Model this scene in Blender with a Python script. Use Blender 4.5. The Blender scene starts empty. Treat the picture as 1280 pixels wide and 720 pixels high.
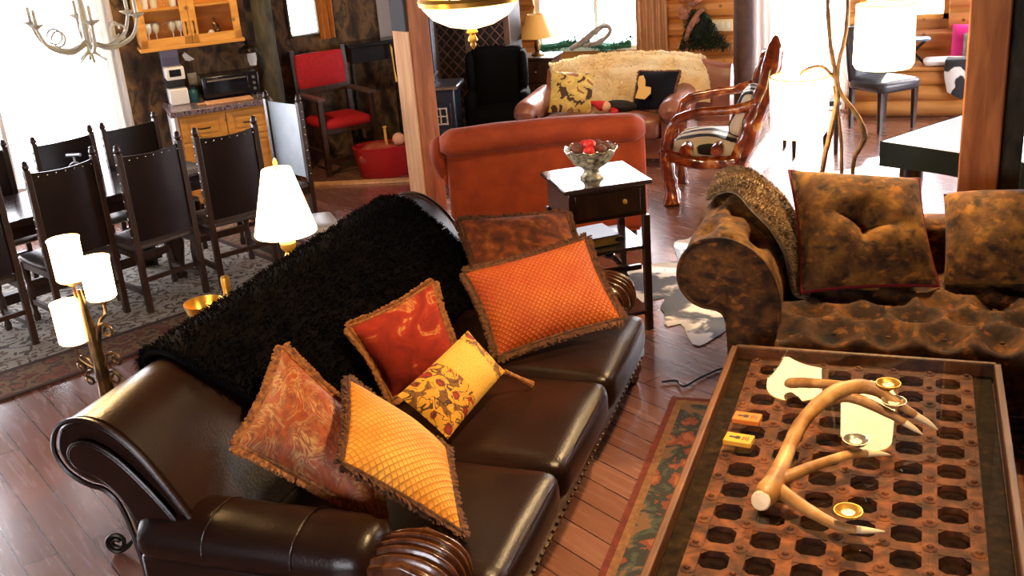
import bpy, bmesh, math, random
from mathutils import Vector, Matrix, noise
random.seed(7)
PI = math.pi
S = bpy.context.scene
COL = S.collection
V = Vector

# ------------------------------------------------------------------ materials
MATS = {}
def _new(name):
    m = bpy.data.materials.new(name); m.use_nodes = True
    nt = m.node_tree; nt.nodes.clear()
    out = nt.nodes.new('ShaderNodeOutputMaterial')
    b = nt.nodes.new('ShaderNodeBsdfPrincipled')
    nt.links.new(b.outputs[0], out.inputs[0])
    MATS[name] = m
    return m, nt, b
def N(nt, t, **kw):
    n = nt.nodes.new('ShaderNode' + t)
    for k, v in kw.items():
        if k in n.inputs: n.inputs[k].default_value = v
        else: setattr(n, k, v)
    return n
def coords(nt, kind='Object', scale=(1, 1, 1), rot=(0, 0, 0)):
    tc = N(nt, 'TexCoord'); mp = N(nt, 'Mapping')
    mp.inputs['Scale'].default_value = scale; mp.inputs['Rotation'].default_value = rot
    nt.links.new(tc.outputs[kind], mp.inputs[0])
    return mp.outputs[0]
def ramp(nt, src, stops, interp='LINEAR'):
    r = N(nt, 'ValToRGB'); r.color_ramp.interpolation = interp
    els = r.color_ramp.elements
    while len(els) < len(stops): els.new(0.5)
    for e, (p, c) in zip(els, stops):
        e.position = p; e.color = (*c, 1)
    nt.links.new(src, r.inputs[0])
    return r.outputs[0]
def math_(nt, op, a, b=None):
    n = N(nt, 'Math', operation=op)
    for i, x in enumerate((a, b)):
        if x is None: continue
        if isinstance(x, (int, float)): n.inputs[i].default_value = x
        else: nt.links.new(x, n.inputs[i])
    return n.outputs[0]
def bump(nt, b, h, strength=.3, dist=.01):
    n = N(nt, 'Bump'); n.inputs['Strength'].default_value = strength; n.inputs['Distance'].default_value = dist
    nt.links.new(h, n.inputs['Height']); nt.links.new(n.outputs[0], b.inputs['Normal'])
def mixc(nt, f, a, c):
    n = N(nt, 'Mix', data_type='RGBA')
    nt.links.new(f, n.inputs[0])
    for i, x in ((6, a), (7, c)):
        if isinstance(x, tuple): n.inputs[i].default_value = (*x, 1)
        else: nt.links.new(x, n.inputs[i])
    return n.outputs[2]

def plain(name, c, rough=.5, metal=0, c2=None, nscale=6, bumpk=0, bscale=60, coat=0, sheen=0, emit=None, es=0, stretch=(1, 1, 1), spec=.5):
    m, nt, b = _new(name)
    b.inputs['Base Color'].default_value = (*c, 1)
    b.inputs['Roughness'].default_value = rough; b.inputs['Metallic'].default_value = metal
    b.inputs['Coat Weight'].default_value = coat; b.inputs['Sheen Weight'].default_value = sheen
    b.inputs['Specular IOR Level'].default_value = spec
    if c2 or bumpk: co = coords(nt, 'Object', stretch)
    if c2:
        n = N(nt, 'TexNoise', Scale=nscale, Detail=5); nt.links.new(co, n.inputs[0])
        nt.links.new(ramp(nt, n.outputs[0], [(.35, c), (.65, c2)]), b.inputs['Base Color'])
    if bumpk:
        n = N(nt, 'TexNoise', Scale=bscale, Detail=3); nt.links.new(co, n.inputs[0])
        bump(nt, b, n.outputs[0], bumpk)
    if emit:
        b.inputs['Emission Color'].default_value = (*emit, 1); b.inputs['Emission Strength'].default_value = es
    return m

def woodm(name, c1, c2, rough=.4, scale=3, axis='Z', coat=0, knots=False):
    m, nt, b = _new(name)
    sc = {'X': (.12, 1, 1), 'Y': (1, .12, 1), 'Z': (1, 1, .12)}[axis]
    co = coords(nt, 'Object', tuple(s * scale * 4 for s in sc))
    n = N(nt, 'TexNoise', Scale=2.2, Detail=7, Distortion=.8); nt.links.new(co, n.inputs[0])
    col = ramp(nt, n.outputs[0], [(.3, c1), (.7, c2)])
    if knots:
        v = N(nt, 'TexVoronoi', Scale=2.5); nt.links.new(coords(nt, 'Object', (2, 2, 2)), v.inputs[0])
        k = ramp(nt, v.outputs['Distance'], [(.05, (1, 1, 1)), (.13, (0, 0, 0))])
        col = mixc(nt, k, col, tuple(x * .35 for x in c1))
    nt.links.new(col, b.inputs['Base Color'])
    b.inputs['Roughness'].default_value = rough; b.inputs['Coat Weight'].default_value = coat
    bump(nt, b, n.outputs[0], .12)
    return m

def ramped(name, stops, nscale, rough=.8, detail=6, dist=0, sheen=0, kind='Object', bumpk=.2, interp='LINEAR', stretch=(1, 1, 1), coat=0):
    m, nt, b = _new(name)
    n = N(nt, 'TexNoise', Scale=nscale, Detail=detail, Distortion=dist); nt.links.new(coords(nt, kind, stretch), n.inputs[0])
    nt.links.new(ramp(nt, n.outputs[0], stops, interp), b.inputs['Base Color'])
    b.inputs['Roughness'].default_value = rough; b.inputs['Sheen Weight'].default_value = sheen
    b.inputs['Coat Weight'].default_value = coat
    if bumpk: bump(nt, b, n.outputs[0], bumpk)
    return m

def quilted(name, c1, c2, pitch=.03, sheen=.3):
    m, nt, b = _new(name)
    tc = N(nt, 'TexCoord'); sp = N(nt, 'SeparateXYZ'); nt.links.new(tc.outputs['UV'], sp.inputs[0])
    k = PI / pitch
    a = math_(nt, 'ADD', sp.outputs[0], sp.outputs[1]); d = math_(nt, 'SUBTRACT', sp.outputs[0], sp.outputs[1])
    s1 = math_(nt, 'ABSOLUTE', math_(nt, 'SINE', math_(nt, 'MULTIPLY', a, k)))
    s2 = math_(nt, 'ABSOLUTE', math_(nt, 'SINE', math_(nt, 'MULTIPLY', d, k)))
    h = math_(nt, 'MINIMUM', s1, s2)
    n = N(nt, 'TexNoise', Scale=5, Detail=3); nt.links.new(tc.outputs['Object'], n.inputs[0])
    base = ramp(nt, n.outputs[0], [(.35, c1), (.65, c2)])
    f = ramp(nt, h, [(.1, (1, 1, 1)), (.45, (0, 0, 0))])
    nt.links.new(mixc(nt, f, base, tuple(x * .68 for x in c1)), b.inputs['Base Color'])
    b.inputs['Roughness'].default_value = .65; b.inputs['Sheen Weight'].default_value = sheen
    bump(nt, b, h, .5, .008)
    return m

def brocade(name, ground, fig, fig2, scale=9, lo=.5):
    m, nt, b = _new(name)
    co = coords(nt, 'UV', (1, 1, 1))
    w = N(nt, 'TexWave', wave_type='RINGS', Scale=scale, Distortion=9, Detail=2); w.inputs['Detail Scale'].default_value = 1.1
    nt.links.new(co, w.inputs[0])
    n = N(nt, 'TexNoise', Scale=6, Detail=2); nt.links.new(co, n.inputs[0])
    msk = ramp(nt, n.outputs[0], [(lo - .06, (0, 0, 0)), (lo + .06, (1, 1, 1))])
    f = ramp(nt, w.outputs[1], [(.42, (0, 0, 0)), (.6, (1, 1, 1))])
    n2 = N(nt, 'TexNoise', Scale=4, Detail=1); nt.links.new(co, n2.inputs[0])
    figc = ramp(nt, n2.outputs[0], [(.4, fig), (.6, fig2)])
    mm = math_(nt, 'MULTIPLY', f, msk)
    n3 = N(nt, 'TexNoise', Scale=70, Detail=2); nt.links.new(co, n3.inputs[0])
    g = ramp(nt, n3.outputs[0], [(.35, tuple(x * .7 for x in ground)), (.65, ground)])
    nt.links.new(mixc(nt, mm, g, figc), b.inputs['Base Color'])
    b.inputs['Roughness'].default_value = .6; b.inputs['Sheen Weight'].default_value = .3
    bump(nt, b, mm, .25, .004)
    return m

def embroidered(name):
    m, nt, b = _new(name)
    tc = N(nt, 'TexCoord'); sp = N(nt, 'SeparateXYZ'); nt.links.new(tc.outputs['UV'], sp.inputs[0])
    v = sp.outputs[1]
    band = ramp(nt, v, [(0, (1, 1, 1)), (.225, (1, 1, 1)), (.23, (0, 0, 0)), (.42, (0, 0, 0)), (.425, (1, 1, 1))], 'CONSTANT')
    wv = N(nt, 'TexNoise', Scale=26, Detail=2); nt.links.new(tc.outputs['UV'], wv.inputs[0])
    vo = N(nt, 'TexVoronoi', Scale=15, Randomness=.5); nt.links.new(tc.outputs['UV'], vo.inputs[0])
    dd = math_(nt, 'ADD', vo.outputs['Distance'], math_(nt, 'MULTIPLY', math_(nt, 'SUBTRACT', wv.outputs[0], .5), .55))
    petals = ramp(nt, dd, [(0, (.34, .015, .008)), (.22, (.06, .025, .008)), (.27, (.36, .035, .010)), (.33, (.72, .36, .03)), (.60, (.20, .08, .012))], 'CONSTANT')
    vn = N(nt, 'TexNoise', Scale=13, Detail=1, Distortion=2.2); nt.links.new(tc.outputs['UV'], vn.inputs[0])
    vine = ramp(nt, math_(nt, 'ABSOLUTE', math_(nt, 'SUBTRACT', vn.outputs[0], .5)), [(0, (1, 1, 1)), (.020, (0, 0, 0))], 'CONSTANT')
    pc = mixc(nt, vine, petals, (.08, .03, .010))
    n = N(nt, 'TexNoise', Scale=140); nt.links.new(tc.outputs['UV'], n.inputs[0])
    g = ramp(nt, n.outputs[0], [(.3, (.62, .33, .035)), (.7, (.85, .5, .08))])
    nt.links.new(mixc(nt, band, g, pc), b.inputs['Base Color'])
    b.inputs['Roughness'].default_value = .75
    bump(nt, b, n.outputs[0], .2, .003)
    return m

def planks(name, cs, rot, w=.13, l=1.6, rough=.25, gap=.02):
    m, nt, b = _new(name)
    co = coords(nt, 'Object', (1, 1, 1), (0, 0, rot))
    br = N(nt, 'TexBrick', Scale=1.0); br.offset = .37
    br.inputs['Brick Width'].default_value = l; br.inputs['Row Height'].default_value = w
    br.inputs['Mortar Size'].default_value = .003; br.inputs['Bias'].default_value = 0
    br.inputs['Color1'].default_value = (0, 0, 0, 1); br.inputs['Color2'].default_value = (1, 1, 1, 1); br.inputs['Mortar'].default_value = (.5, .5, .5, 1)
    nt.links.new(co, br.inputs[0])
    n = N(nt, 'TexNoise', Scale=3.2, Detail=7, Distortion=.6)
    mp2 = N(nt, 'Mapping'); mp2.inputs['Scale'].default_value = (1.0, 9, 1); nt.links.new(co, mp2.inputs[0]); nt.links.new(mp2.outputs[0], n.inputs[0])
    t = math_(nt, 'ADD', math_(nt, 'MULTIPLY', br.outputs[0], .35), math_(nt, 'MULTIPLY', n.outputs[0], .65))
    col = ramp(nt, t, [(.2, cs[0]), (.5, cs[1]), (.8, cs[2])])
    nt.links.new(mixc(nt, br.outputs['Fac'], col, tuple(x * .12 for x in cs[0])), b.inputs['Base Color'])
    b.inputs['Coat Weight'].default_value = 1.0; b.inputs['Coat Roughness'].default_value = .26
    nr = N(nt, 'MapRange'); nr.inputs[3].default_value = rough - .06; nr.inputs[4].default_value = rough + .1
    nt.links.new(n.outputs[0], nr.inputs[0]); nt.links.new(nr.outputs[0], b.inputs['Roughness'])
    bump(nt, b, math_(nt, 'SUBTRACT', math_(nt, 'MULTIPLY', n.outputs[0], .15), br.outputs['Fac']), .06, .003)
    return m

def rugm(name, stops, scale, kind='TexVoronoi', bs=180, dist=0):
    m, nt, b = _new(name)
    co = coords(nt)
    v = N(nt, 'TexVoronoi', Scale=scale, Randomness=.7); nt.links.new(co, v.inputs[0])
    w = N(nt, 'TexNoise', Scale=scale * 1.3, Detail=4, Distortion=1.5); nt.links.new(co, w.inputs[0])
    t = math_(nt, 'ADD', math_(nt, 'MULTIPLY', v.outputs['Distance'], .5), math_(nt, 'MULTIPLY', w.outputs[0], .6))
    nt.links.new(ramp(nt, t, stops, 'CONSTANT'), b.inputs['Base Color'])
    b.inputs['Roughness'].default_value = .95
    n = N(nt, 'TexNoise', Scale=bs); nt.links.new(co, n.inputs[0]); bump(nt, b, n.outputs[0], .5, .006)
    return m

def glassm(name, tint=(1, 1, 1), gloss=(1, 1, 1), rough=.0):
    m = bpy.data.materials.new(name); m.use_nodes = True; nt = m.node_tree; nt.nodes.clear(); MATS[name] = m
    out = nt.nodes.new('ShaderNodeOutputMaterial')
    t = N(nt, 'BsdfTransparent'); t.inputs[0].default_value = (*tint, 1)
    g = N(nt, 'BsdfGlossy'); g.inputs['Roughness'].default_value = rough; g.inputs[0].default_value = (*gloss, 1)
    f = N(nt, 'Fresnel'); f.inputs[0].default_value = 1.5
    ge = N(nt, 'NewGeometry'); fr = math_(nt, 'MULTIPLY', f.outputs[0], math_(nt, 'SUBTRACT', 1.0, ge.outputs['Backfacing']))
    mx = N(nt, 'MixShader'); nt.links.new(fr, mx.inputs[0]); nt.links.new(t.outputs[0], mx.inputs[1]); nt.links.new(g.outputs[0], mx.inputs[2])
    nt.links.new(mx.outputs[0], out.inputs[0])
    return m
def glow(name, c, s, rough=.6):
    return plain(name, tuple(min(1, x) for x in c), rough, emit=c, es=s)

# leathers, cloths
LEATHER = plain('dark_brown_leather', (.013, .0050, .0032), .32, c2=(.022, .0078, .0048), nscale=4, bumpk=.12, bscale=90, spec=.38)
CARVED = woodm('carved_dark_walnut', (.05, .015, .006), (.16, .055, .02), .25, coat=.6)
FUR_BLACK = plain('black_fur', (.0022, .0018, .0024), .9, c2=(.005, .0035, .0035), nscale=8, spec=.05)
RUST_VELVET = plain('rust_velvet', (.42, .060, .007), .75, c2=(.30, .034, .005), nscale=7, bumpk=.1, sheen=.1)
PIL_A = ramped('rust_brocade', [(.30, (.26, .035, .008)), (.40, (.40, .075, .012)), (.44, (.62, .36, .14)), (.47, (.20, .03, .008)), (.51, (.55, .30, .10)), (.54, (.30, .045, .010)), (.60, (.46, .27, .10)), (.64, (.22, .05, .02)), (.70, (.46, .10, .02))], 6.5, .6, 3, 1.9, 0, 'UV', .25)
_nt = PIL_A.node_tree; _b = [n for n in _nt.nodes if n.type == 'BSDF_PRINCIPLED'][0]; _c = _b.inputs['Base Color'].links[0].from_socket
_n = N(_nt, 'TexNoise', Scale=7, Detail=6, Roughness=.7); _nt.links.new(coords(_nt, 'UV', (1, 1, 1), (0, 0, .6)), _n.inputs[0])
_g = N(_nt, 'TexNoise', Scale=30, Detail=4); _nt.links.new(coords(_nt, 'UV'), _g.inputs[0])
_nt.links.new(mixc(_nt, ramp(_nt, _n.outputs[0], [(.40, (0, 0, 0)), (.56, (1, 1, 1))]), _c, ramp(_nt, _g.outputs[0], [(.35, (.20, .030, .007)), (.7, (.44, .085, .014))])), _b.inputs['Base Color'])
PIL_B = quilted('gold_quilted_silk', (.80, .27, .008), (.88, .46, .06), .026, 0)
PIL_C = ramped('red_damask', [(.34, (.20, .012, .004)), (.52, (.32, .020, .005)), (.575, (.38, .040, .010)), (.60, (.56, .24, .06)), (.625, (.34, .04, .01)), (.67, (.52, .19, .04))], 8, .95, 7, 1.2, 0, 'UV', .5)
PIL_D = embroidered('yellow_embroidered_cloth')
PIL_E = quilted('orange_quilted_silk', (.46, .060, .004), (.56, .125, .006), .026, 0)
PIL_F = ramped('brown_chenille', [(.3, (.06, .012, .004)), (.5, (.17, .035, .008)), (.62, (.30, .07, .012)), (.72, (.42, .14, .03))], 16, .85, 8, .4, 0, 'UV', .4)
FRINGE_R = plain('rust_fringe', (.14, .035, .009), .8, c2=(.42, .16, .035), nscale=60)
FRINGE_B = plain('brown_fringe', (.045, .014, .006), .8, c2=(.16, .055, .015), nscale=60)
FRINGE_G = plain('copper_fringe', (.20, .06, .015), .8, c2=(.42, .17, .04), nscale=60)
def tapestry(name, dark, mid, light, spot, sc=6):
    m, nt, b = _new(name)
    co = coords(nt)
    n1 = N(nt, 'TexNoise', Scale=sc, Detail=8, Roughness=.65); nt.links.new(co, n1.inputs[0])
    base = ramp(nt, n1.outputs[0], [(.30, dark), (.48, mid), (.66, light)])
    n2 = N(nt, 'TexNoise', Scale=sc * 2.6, Detail=6, Distortion=.3); nt.links.new(coords(nt, 'Object', (1, 1, 1.6), (.4, .3, .7)), n2.inputs[0])
    k = ramp(nt, n2.outputs[0], [(.56, (0, 0, 0)), (.70, (.85, .85, .85))])
    n3 = N(nt, 'TexNoise', Scale=sc * 2.2, Detail=6); nt.links.new(coords(nt, 'Object', (1, 1, 1.3), (1.4, .2, .1)), n3.inputs[0])
    k2 = ramp(nt, n3.outputs[0], [(.32, (.9, .9, .9)), (.50, (0, 0, 0))])
    col = mixc(nt, k2, mixc(nt, k, base, spot), tuple(x * .5 for x in dark))
    nt.links.new(col, b.inputs['Base Color']); b.inputs['Roughness'].default_value = .85
    n4 = N(nt, 'TexNoise', Scale=170, Detail=2); nt.links.new(co, n4.inputs[0]); bump(nt, b, n4.outputs[0], .35, .004)
    return m
TAPESTRY = tapestry('brown_gold_tapestry', (.020, .008, .003), (.080, .030, .007), (.22, .085, .014), (.38, .13, .020))
TAPESTRY_GOLD = tapestry('gold_brown_tapestry', (.035, .014, .004), (.19, .075, .010), (.44, .20, .024), (.50, .19, .025))
RED_PIPING = plain('crimson_piping', (.25, .008, .012), .6)
THROW = ramped('brown_faux_fur', [(.3, (.05, .028, .013)), (.5, (.24, .14, .055)), (.7, (.46, .29, .12))], 5, .9, 6, .3, .3, stretch=(1, 3, 1))
# woods
FLOORW = planks('red_brown_planks', ((.16, .062, .040), (.22, .092, .062), (.29, .135, .096)), math.radians(33), .14, 1.8, .24)
CEILW = planks('dark_ceiling_planks', ((.03, .014, .007), (.045, .022, .011), (.06, .03, .015)), 0, .14, 3, .9)
_b = [n for n in CEILW.node_tree.nodes if n.type == 'BSDF_PRINCIPLED'][0]; _b.inputs['Coat Weight'].default_value = 0; _b.inputs['Specular IOR Level'].default_value = .1
POSTW = woodm('rough_orange_timber', (.26, .075, .022), (.50, .19, .065), .75, 2.2)
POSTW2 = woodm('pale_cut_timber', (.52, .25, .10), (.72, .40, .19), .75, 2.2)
DARKPOST = ramped('grey_green_bark', [(.3, (.03, .028, .018)), (.7, (.11, .10, .065))], 16, .9, 6, .2, stretch=(1, 1, .3))
LOGW = woodm('honey_logs', (.34, .12, .025), (.62, .28, .07), .55, 1.2, 'X', 0, True)
PINE = woodm('honey_pine', (.58, .24, .035), (.78, .38, .075), .4, 2.0, 'X', .3, True)
DARKW = woodm('dark_espresso_wood', (.014, .006, .004), (.045, .018, .010), .3, 3, 'Z', .3)
CHAIRW = woodm('dark_oak', (.018, .007, .004), (.06, .024, .010), .4, 3, 'Z', .2)
ROOTW = ramped('varnished_root_wood', [(.3, (.05, .008, .003)), (.48, (.20, .032, .007)), (.6, (.36, .075, .012)), (.68, (.70, .34, .09))], 9, .18, 7, .5, 0, bumpk=.4, coat=1)
TABLEW = woodm('worn_door_timber', (.075, .030, .012), (.22, .085, .030), .5, 2.5, 'Y')
TABLEP = ramped('carved_red_timber', [(.32, (.035, .010, .004)), (.5, (.12, .034, .011)), (.68, (.25, .080, .024))], 18, .7, 5, .4, bumpk=.4)
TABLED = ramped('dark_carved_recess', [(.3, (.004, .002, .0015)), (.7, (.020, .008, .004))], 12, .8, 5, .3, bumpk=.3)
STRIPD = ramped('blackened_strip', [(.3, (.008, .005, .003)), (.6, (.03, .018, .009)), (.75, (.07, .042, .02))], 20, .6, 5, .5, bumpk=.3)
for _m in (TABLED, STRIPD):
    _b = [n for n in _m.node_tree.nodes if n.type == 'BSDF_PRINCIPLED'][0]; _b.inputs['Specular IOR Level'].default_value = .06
STONE = ramped('dark_bark_stone', [(.30, (.012, .008, .005)), (.43, (.07, .04, .02)), (.52, (.19, .105, .045)), (.60, (.05, .032, .018)), (.72, (.25, .15, .07))], 6.5, .85, 10, .2, bumpk=.9, stretch=(1, 1, .55))
GRANITE = ramped('speckled_granite', [(.35, (.03, .022, .03)), (.5, (.16, .12, .15)), (.65, (.30, .22, .22))], 60, .2, 4)
# metals etc
IRON = plain('black_iron', (.02, .018, .017), .4, .8, c2=(.06, .045, .03), nscale=20)
BRONZE = plain('aged_bronze', (.12, .07, .03), .35, .9, c2=(.3, .17, .06), nscale=16)
BRASS = plain('brass', (.80, .46, .09), .32, .75)
SILVER = plain('silver', (.75, .70, .58), .25, .9)
PIERCED = plain('pierced_silver', (.10, .08, .045), .35, .2, c2=(.82, .76, .56), nscale=34)
STEEL = plain('steel_grey', (.35, .36, .38), .3, .9)
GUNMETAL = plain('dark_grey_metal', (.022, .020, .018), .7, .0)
WASHEDIRON = plain('iron_washed_by_glare', (.62, .60, .50), .5, .1, c2=(.72, .64, .42), nscale=9)  # chandelier iron made pale, the wash of window glare put into its colour
BLACKE = plain('black_enamel', (.008, .008, .011), .22)
BLACKS = plain('blued_stove_enamel', (.02, .025, .04), .25, .3)
WHITEP = plain('white_paint', (.8, .78, .74), .5)
GLASS = glassm('clear_glass')
TGLASS = glassm('table_glass', (.97, .95, .92))
DARKLOG = woodm('dark_log_wall', (.06, .028, .012), (.11, .05, .022), .7, 1.2, 'X')
SHADE_G = glow('lit_parchment_shade', (1, .70, .32), 12)
SHADE_T = glow('lit_cream_shade', (1, .78, .42), 7)
SHADE_W = glow('lit_white_shade', (1, .76, .34), 13.0)
BOWLG = glow('lit_alabaster_bowl', (1, .80, .42), 2.2)
GLOWPARCH = plain('parchment', (.62, .36, .10), .7, emit=(.6, .3, .08), es=.12)  # faint glow added to the shade of an unlit lamp

def zebra(name):
    m, nt, b = _new(name)
    w = N(nt, 'TexWave', Scale=2.2, Distortion=7, Detail=1.5, bands_direction='Y'); nt.links.new(coords(nt, 'Object', (1, 1, 1)), w.inputs[0])
    nt.links.new(ramp(nt, w.outputs[1], [(.45, (.015, .012, .012)), (.55, (.75, .68, .56))]), b.inputs['Base Color'])
    b.inputs['Roughness'].default_value = .8
    return m
ZEBRA = zebra('zebra_hide')
COWHIDE = ramped('grey_white_cowhide', [(0, (.05, .055, .075)), (.47, (.05, .055, .075)), (.5, (.30, .28, .30)), (.53, (.72, .68, .66))], 4.0, .8, 5, .4, .2, bumpk=.1)
COWHIDE2 = ramped('black_white_cowhide', [(0, (.01, .01, .012)), (.54, (.012, .011, .013)), (.57, (.75, .72, .68))], 4.5, .8, 2, .2, .2, bumpk=.1)
SHEEP = plain('cream_sheepskin', (.86, .66, .36), .95, c2=(.90, .80, .60), nscale=5, bumpk=.9, bscale=45, sheen=.1)
PINKLEATHER = plain('worn_rose_brown_leather', (.17, .058, .036), .38, c2=(.25, .09, .058), nscale=5, bumpk=.1)
SHEENHIDE = plain('hide_with_window_sheen', (.42, .50, .56), .45, c2=(.50, .58, .64), nscale=8)  # dark leather, the window's reflection put into its blue-grey colour
DINLEATHER = plain('oxblood_chair_leather', (.010, .004, .004), .38, c2=(.018, .007, .006), nscale=6, spec=.3)
REDCLOTH = plain('scarlet_canvas', (.55, .006, .012), .75, c2=(.42, .004, .010), nscale=40)
REDBIN = plain('red_lacquered_tub', (.40, .010, .012), .4)
CURTW = plain('white_sheer', (.88, .87, .84), .8)
CURTT = plain('tan_drape', (.48, .26, .14), .8, c2=(.56, .32, .18), nscale=5)
GREEN = plain('fir_green', (.03, .16, .10), .7, c2=(.05, .26, .17), nscale=20)
DGREEN = plain('dark_wreath_green', (.008, .022, .014), .8, c2=(.02, .04, .02), nscale=25)
COVER = plain('dark_green_cover', (.004, .007, .0045), .6, c2=(.007, .010, .006), nscale=9, spec=.2)
GLARETOP = plain('cover_with_sky_glare', (.60, .62, .64), .25)  # sky reflection on the table cover put into its pale colour
RUG_F = rugm('oriental_rug_field', [(0, (.05, .018, .012)), (.36, (.13, .035, .022)), (.46, (.04, .025, .022)), (.54, (.19, .075, .04)), (.62, (.07, .025, .018)), (.7, (.24, .12, .06))], 11)
RUG_B = rugm('oriental_rug_border', [(0, (.10, .12, .10)), (.33, (.30, .10, .05)), (.42, (.20, .05, .03)), (.50, (.035, .035, .032)), (.60, (.06, .07, .055)), (.66, (.18, .09, .05))], 7)
RUG_T = plain('rug_tan_stripe', (.26, .125, .055), .95, c2=(.19, .08, .035), nscale=40)
RUG_R = plain('rug_red_stripe', (.17, .03, .018), .95, c2=(.11, .02, .014), nscale=40)
DRUG_F = rugm('dining_rug_field', [(0, (.10, .085, .07)), (.36, (.42, .38, .33)), (.47, (.10, .075, .06)), (.52, (.46, .42, .36)), (.62, (.20, .14, .10)), (.68, (.44, .40, .34))], 5)
DRUG_B = rugm('dining_rug_border', [(0, (.16, .05, .03)), (.38, (.24, .085, .045)), (.46, (.07, .045, .03)), (.52, (.22, .13, .06)), (.62, (.15, .05, .028))], 7)
CORK = plain('candle_wax', (.85, .78, .6), .5)
ANTLER = ramped('tan_antler', [(.3, (.16, .065, .016)), (.5, (.34, .165, .048)), (.7, (.56, .34, .13))], 9, .45, 5, .3, bumpk=.3)
ANTLERTIP = plain('ivory_antler_tip', (.72, .58, .38), .35)

# ------------------------------------------------------------------ mesh builder
class MB:
    def __init__(s): s.v = []; s.f = []; s.m = []; s.uv = None; s.mi = 0
    def add(s, vs, fs):
        o = len(s.v); s.v += [V(v) for v in vs]
        for f in fs: s.f.append(tuple(i + o for i in f)); s.m.append(s.mi)
        return s
    def box(s, lo, hi, M=None):
        x0, y0, z0 = lo; x1, y1, z1 = hi
        vs = [V(p) for p in ((x0, y0, z0), (x1, y0, z0), (x1, y1, z0), (x0, y1, z0), (x0, y0, z1), (x1, y0, z1), (x1, y1, z1), (x0, y1, z1))]
        if M: vs = [M @ v for v in vs]
        return s.add(vs, [(3, 2, 1, 0), (4, 5, 6, 7), (0, 1, 5, 4), (1, 2, 6, 5), (2, 3, 7, 6), (3, 0, 4, 7)])
    def cbox(s, c, size, rz=0, M=None):
        h = V(size) / 2; mm = Matrix.Translation(V(c)) @ Matrix.Rotation(rz, 4, 'Z')
        if M: mm = M @ mm
        return s.box(-h, h, mm)
    def beam(s, p0, p1, w, h, up=(0, 0, 1)):
        p0, p1 = V(p0), V(p1); d = (p1 - p0).normalized(); up = V(up)
        if abs(d.dot(up)) > .99: up = V((0, 1, 0))
        x = d.cross(up).normalized(); y = x.cross(d)
        vs = []
        for p in (p0, p1):
            for a, b in ((-1, -1), (1, -1), (1, 1), (-1, 1)): vs.append(p + x * a * w / 2 + y * b * h / 2)
        return s.add(vs, [(3, 2, 1, 0), (4, 5, 6, 7), (0, 1, 5, 4), (1, 2, 6, 5), (2, 3, 7, 6), (3, 0, 4, 7)])
    def tube(s, pts, rad, n=10, smooth=0, wob=0, flat=1):
        pts = [V(p) for p in pts]
        if not isinstance(rad, (list, tuple)): rad = [rad] * len(pts)
        if smooth: pts, rad = catmull(pts, rad, smooth)
        k = len(pts); T = [(pts[min(i + 1, k - 1)] - pts[max(i - 1, 0)]).normalized() for i in range(k)]
        up = V((0, 0, 1)) if abs(T[0].z) < .9 else V((1, 0, 0))
        x = T[0].cross(up).normalized(); vs = []; fs = []
        for i in range(k):
            x = (x - T[i] * x.dot(T[i])).normalized(); y = T[i].cross(x)
            for j in range(n):
                a = 2 * PI * j / n; r = rad[i]
                p = pts[i] + (x * math.cos(a) + y * math.sin(a) * flat) * r
                if wob: p += (p - pts[i]) * noise.noise(p * (1.2 / max(rad[0], .01)) ) * wob
                vs.append(p)
        for i in range(k - 1):
            for j in range(n): fs.append((i * n + j, i * n + (j + 1) % n, (i + 1) * n + (j + 1) % n, (i + 1) * n + j))
        fs.append(tuple(range(n))[::-1]); fs.append(tuple((k - 1) * n + j for j in range(n)))
        return s.add(vs, fs)
    def lathe(s, prof, c=(0, 0, 0), n=24, M=None, sx=1, sy=1):
        c = V(c); vs = []; fs = []; k = len(prof)
        for r, z in prof:
            for j in range(n):
                a = 2 * PI * j / n; p = V((r * math.cos(a) * sx, r * math.sin(a) * sy, z))
                vs.append((M @ p if M else p) + c)
        for i in range(k - 1):
            for j in range(n): fs.append((i * n + j, i * n + (j + 1) % n, (i + 1) * n + (j + 1) % n, (i + 1) * n + j))
        closed = abs(prof[0][0] - prof[-1][0]) + abs(prof[0][1] - prof[-1][1]) < 1e-7
        if closed: return s.add(vs, fs)
        if prof[0][0] > 1e-5: fs.append(tuple(range(n))[::-1])
        if prof[-1][0] > 1e-5: fs.append(tuple((k - 1) * n + j for j in range(n)))
        return s.add(vs, fs)
    def ball(s, c, r, n=12, sc=(1, 1, 1), M=None):
        pr = [(max(1e-6, r * math.sin(PI * i / n)), -r * math.cos(PI * i / n)) for i in range(n + 1)]
        mm = Matrix.Diagonal((*sc, 1))
        if M: mm = M @ mm
        return s.lathe(pr, c, n + 4, mm)
    def prism(s, poly, a, b, ax='Y', M=None):
        def P3(p, t): return {'Y': V((p[0], t, p[1])), 'Z': V((p[0], p[1], t)), 'X': V((t, p[0], p[1]))}[ax]
        k = len(poly); vs = [P3(p, a) for p in poly] + [P3(p, b) for p in poly]
        if M: vs = [M @ v for v in vs]
        fs = [tuple(range(k)), tuple(range(2 * k - 1, k - 1, -1))] + [(i, k + i, k + (i + 1) % k, (i + 1) % k) for i in range(k)]
        return s.add(vs, fs)
    def grid(s, f, nu, nv, loopu=False):
        vs = [f(i / nu, j / nv) for j in range(nv + 1) for i in range(nu + (0 if loopu else 1))]
        w = nu if loopu else nu + 1; fs = []
        for j in range(nv):
            for i in range(nu): fs.append((j * w + i, j * w + (i + 1) % w if loopu else j * w + i + 1, (j + 1) * w + ((i + 1) % w if loopu else i + 1), (j + 1) * w + i))
        return s.add(vs, fs)
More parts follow.
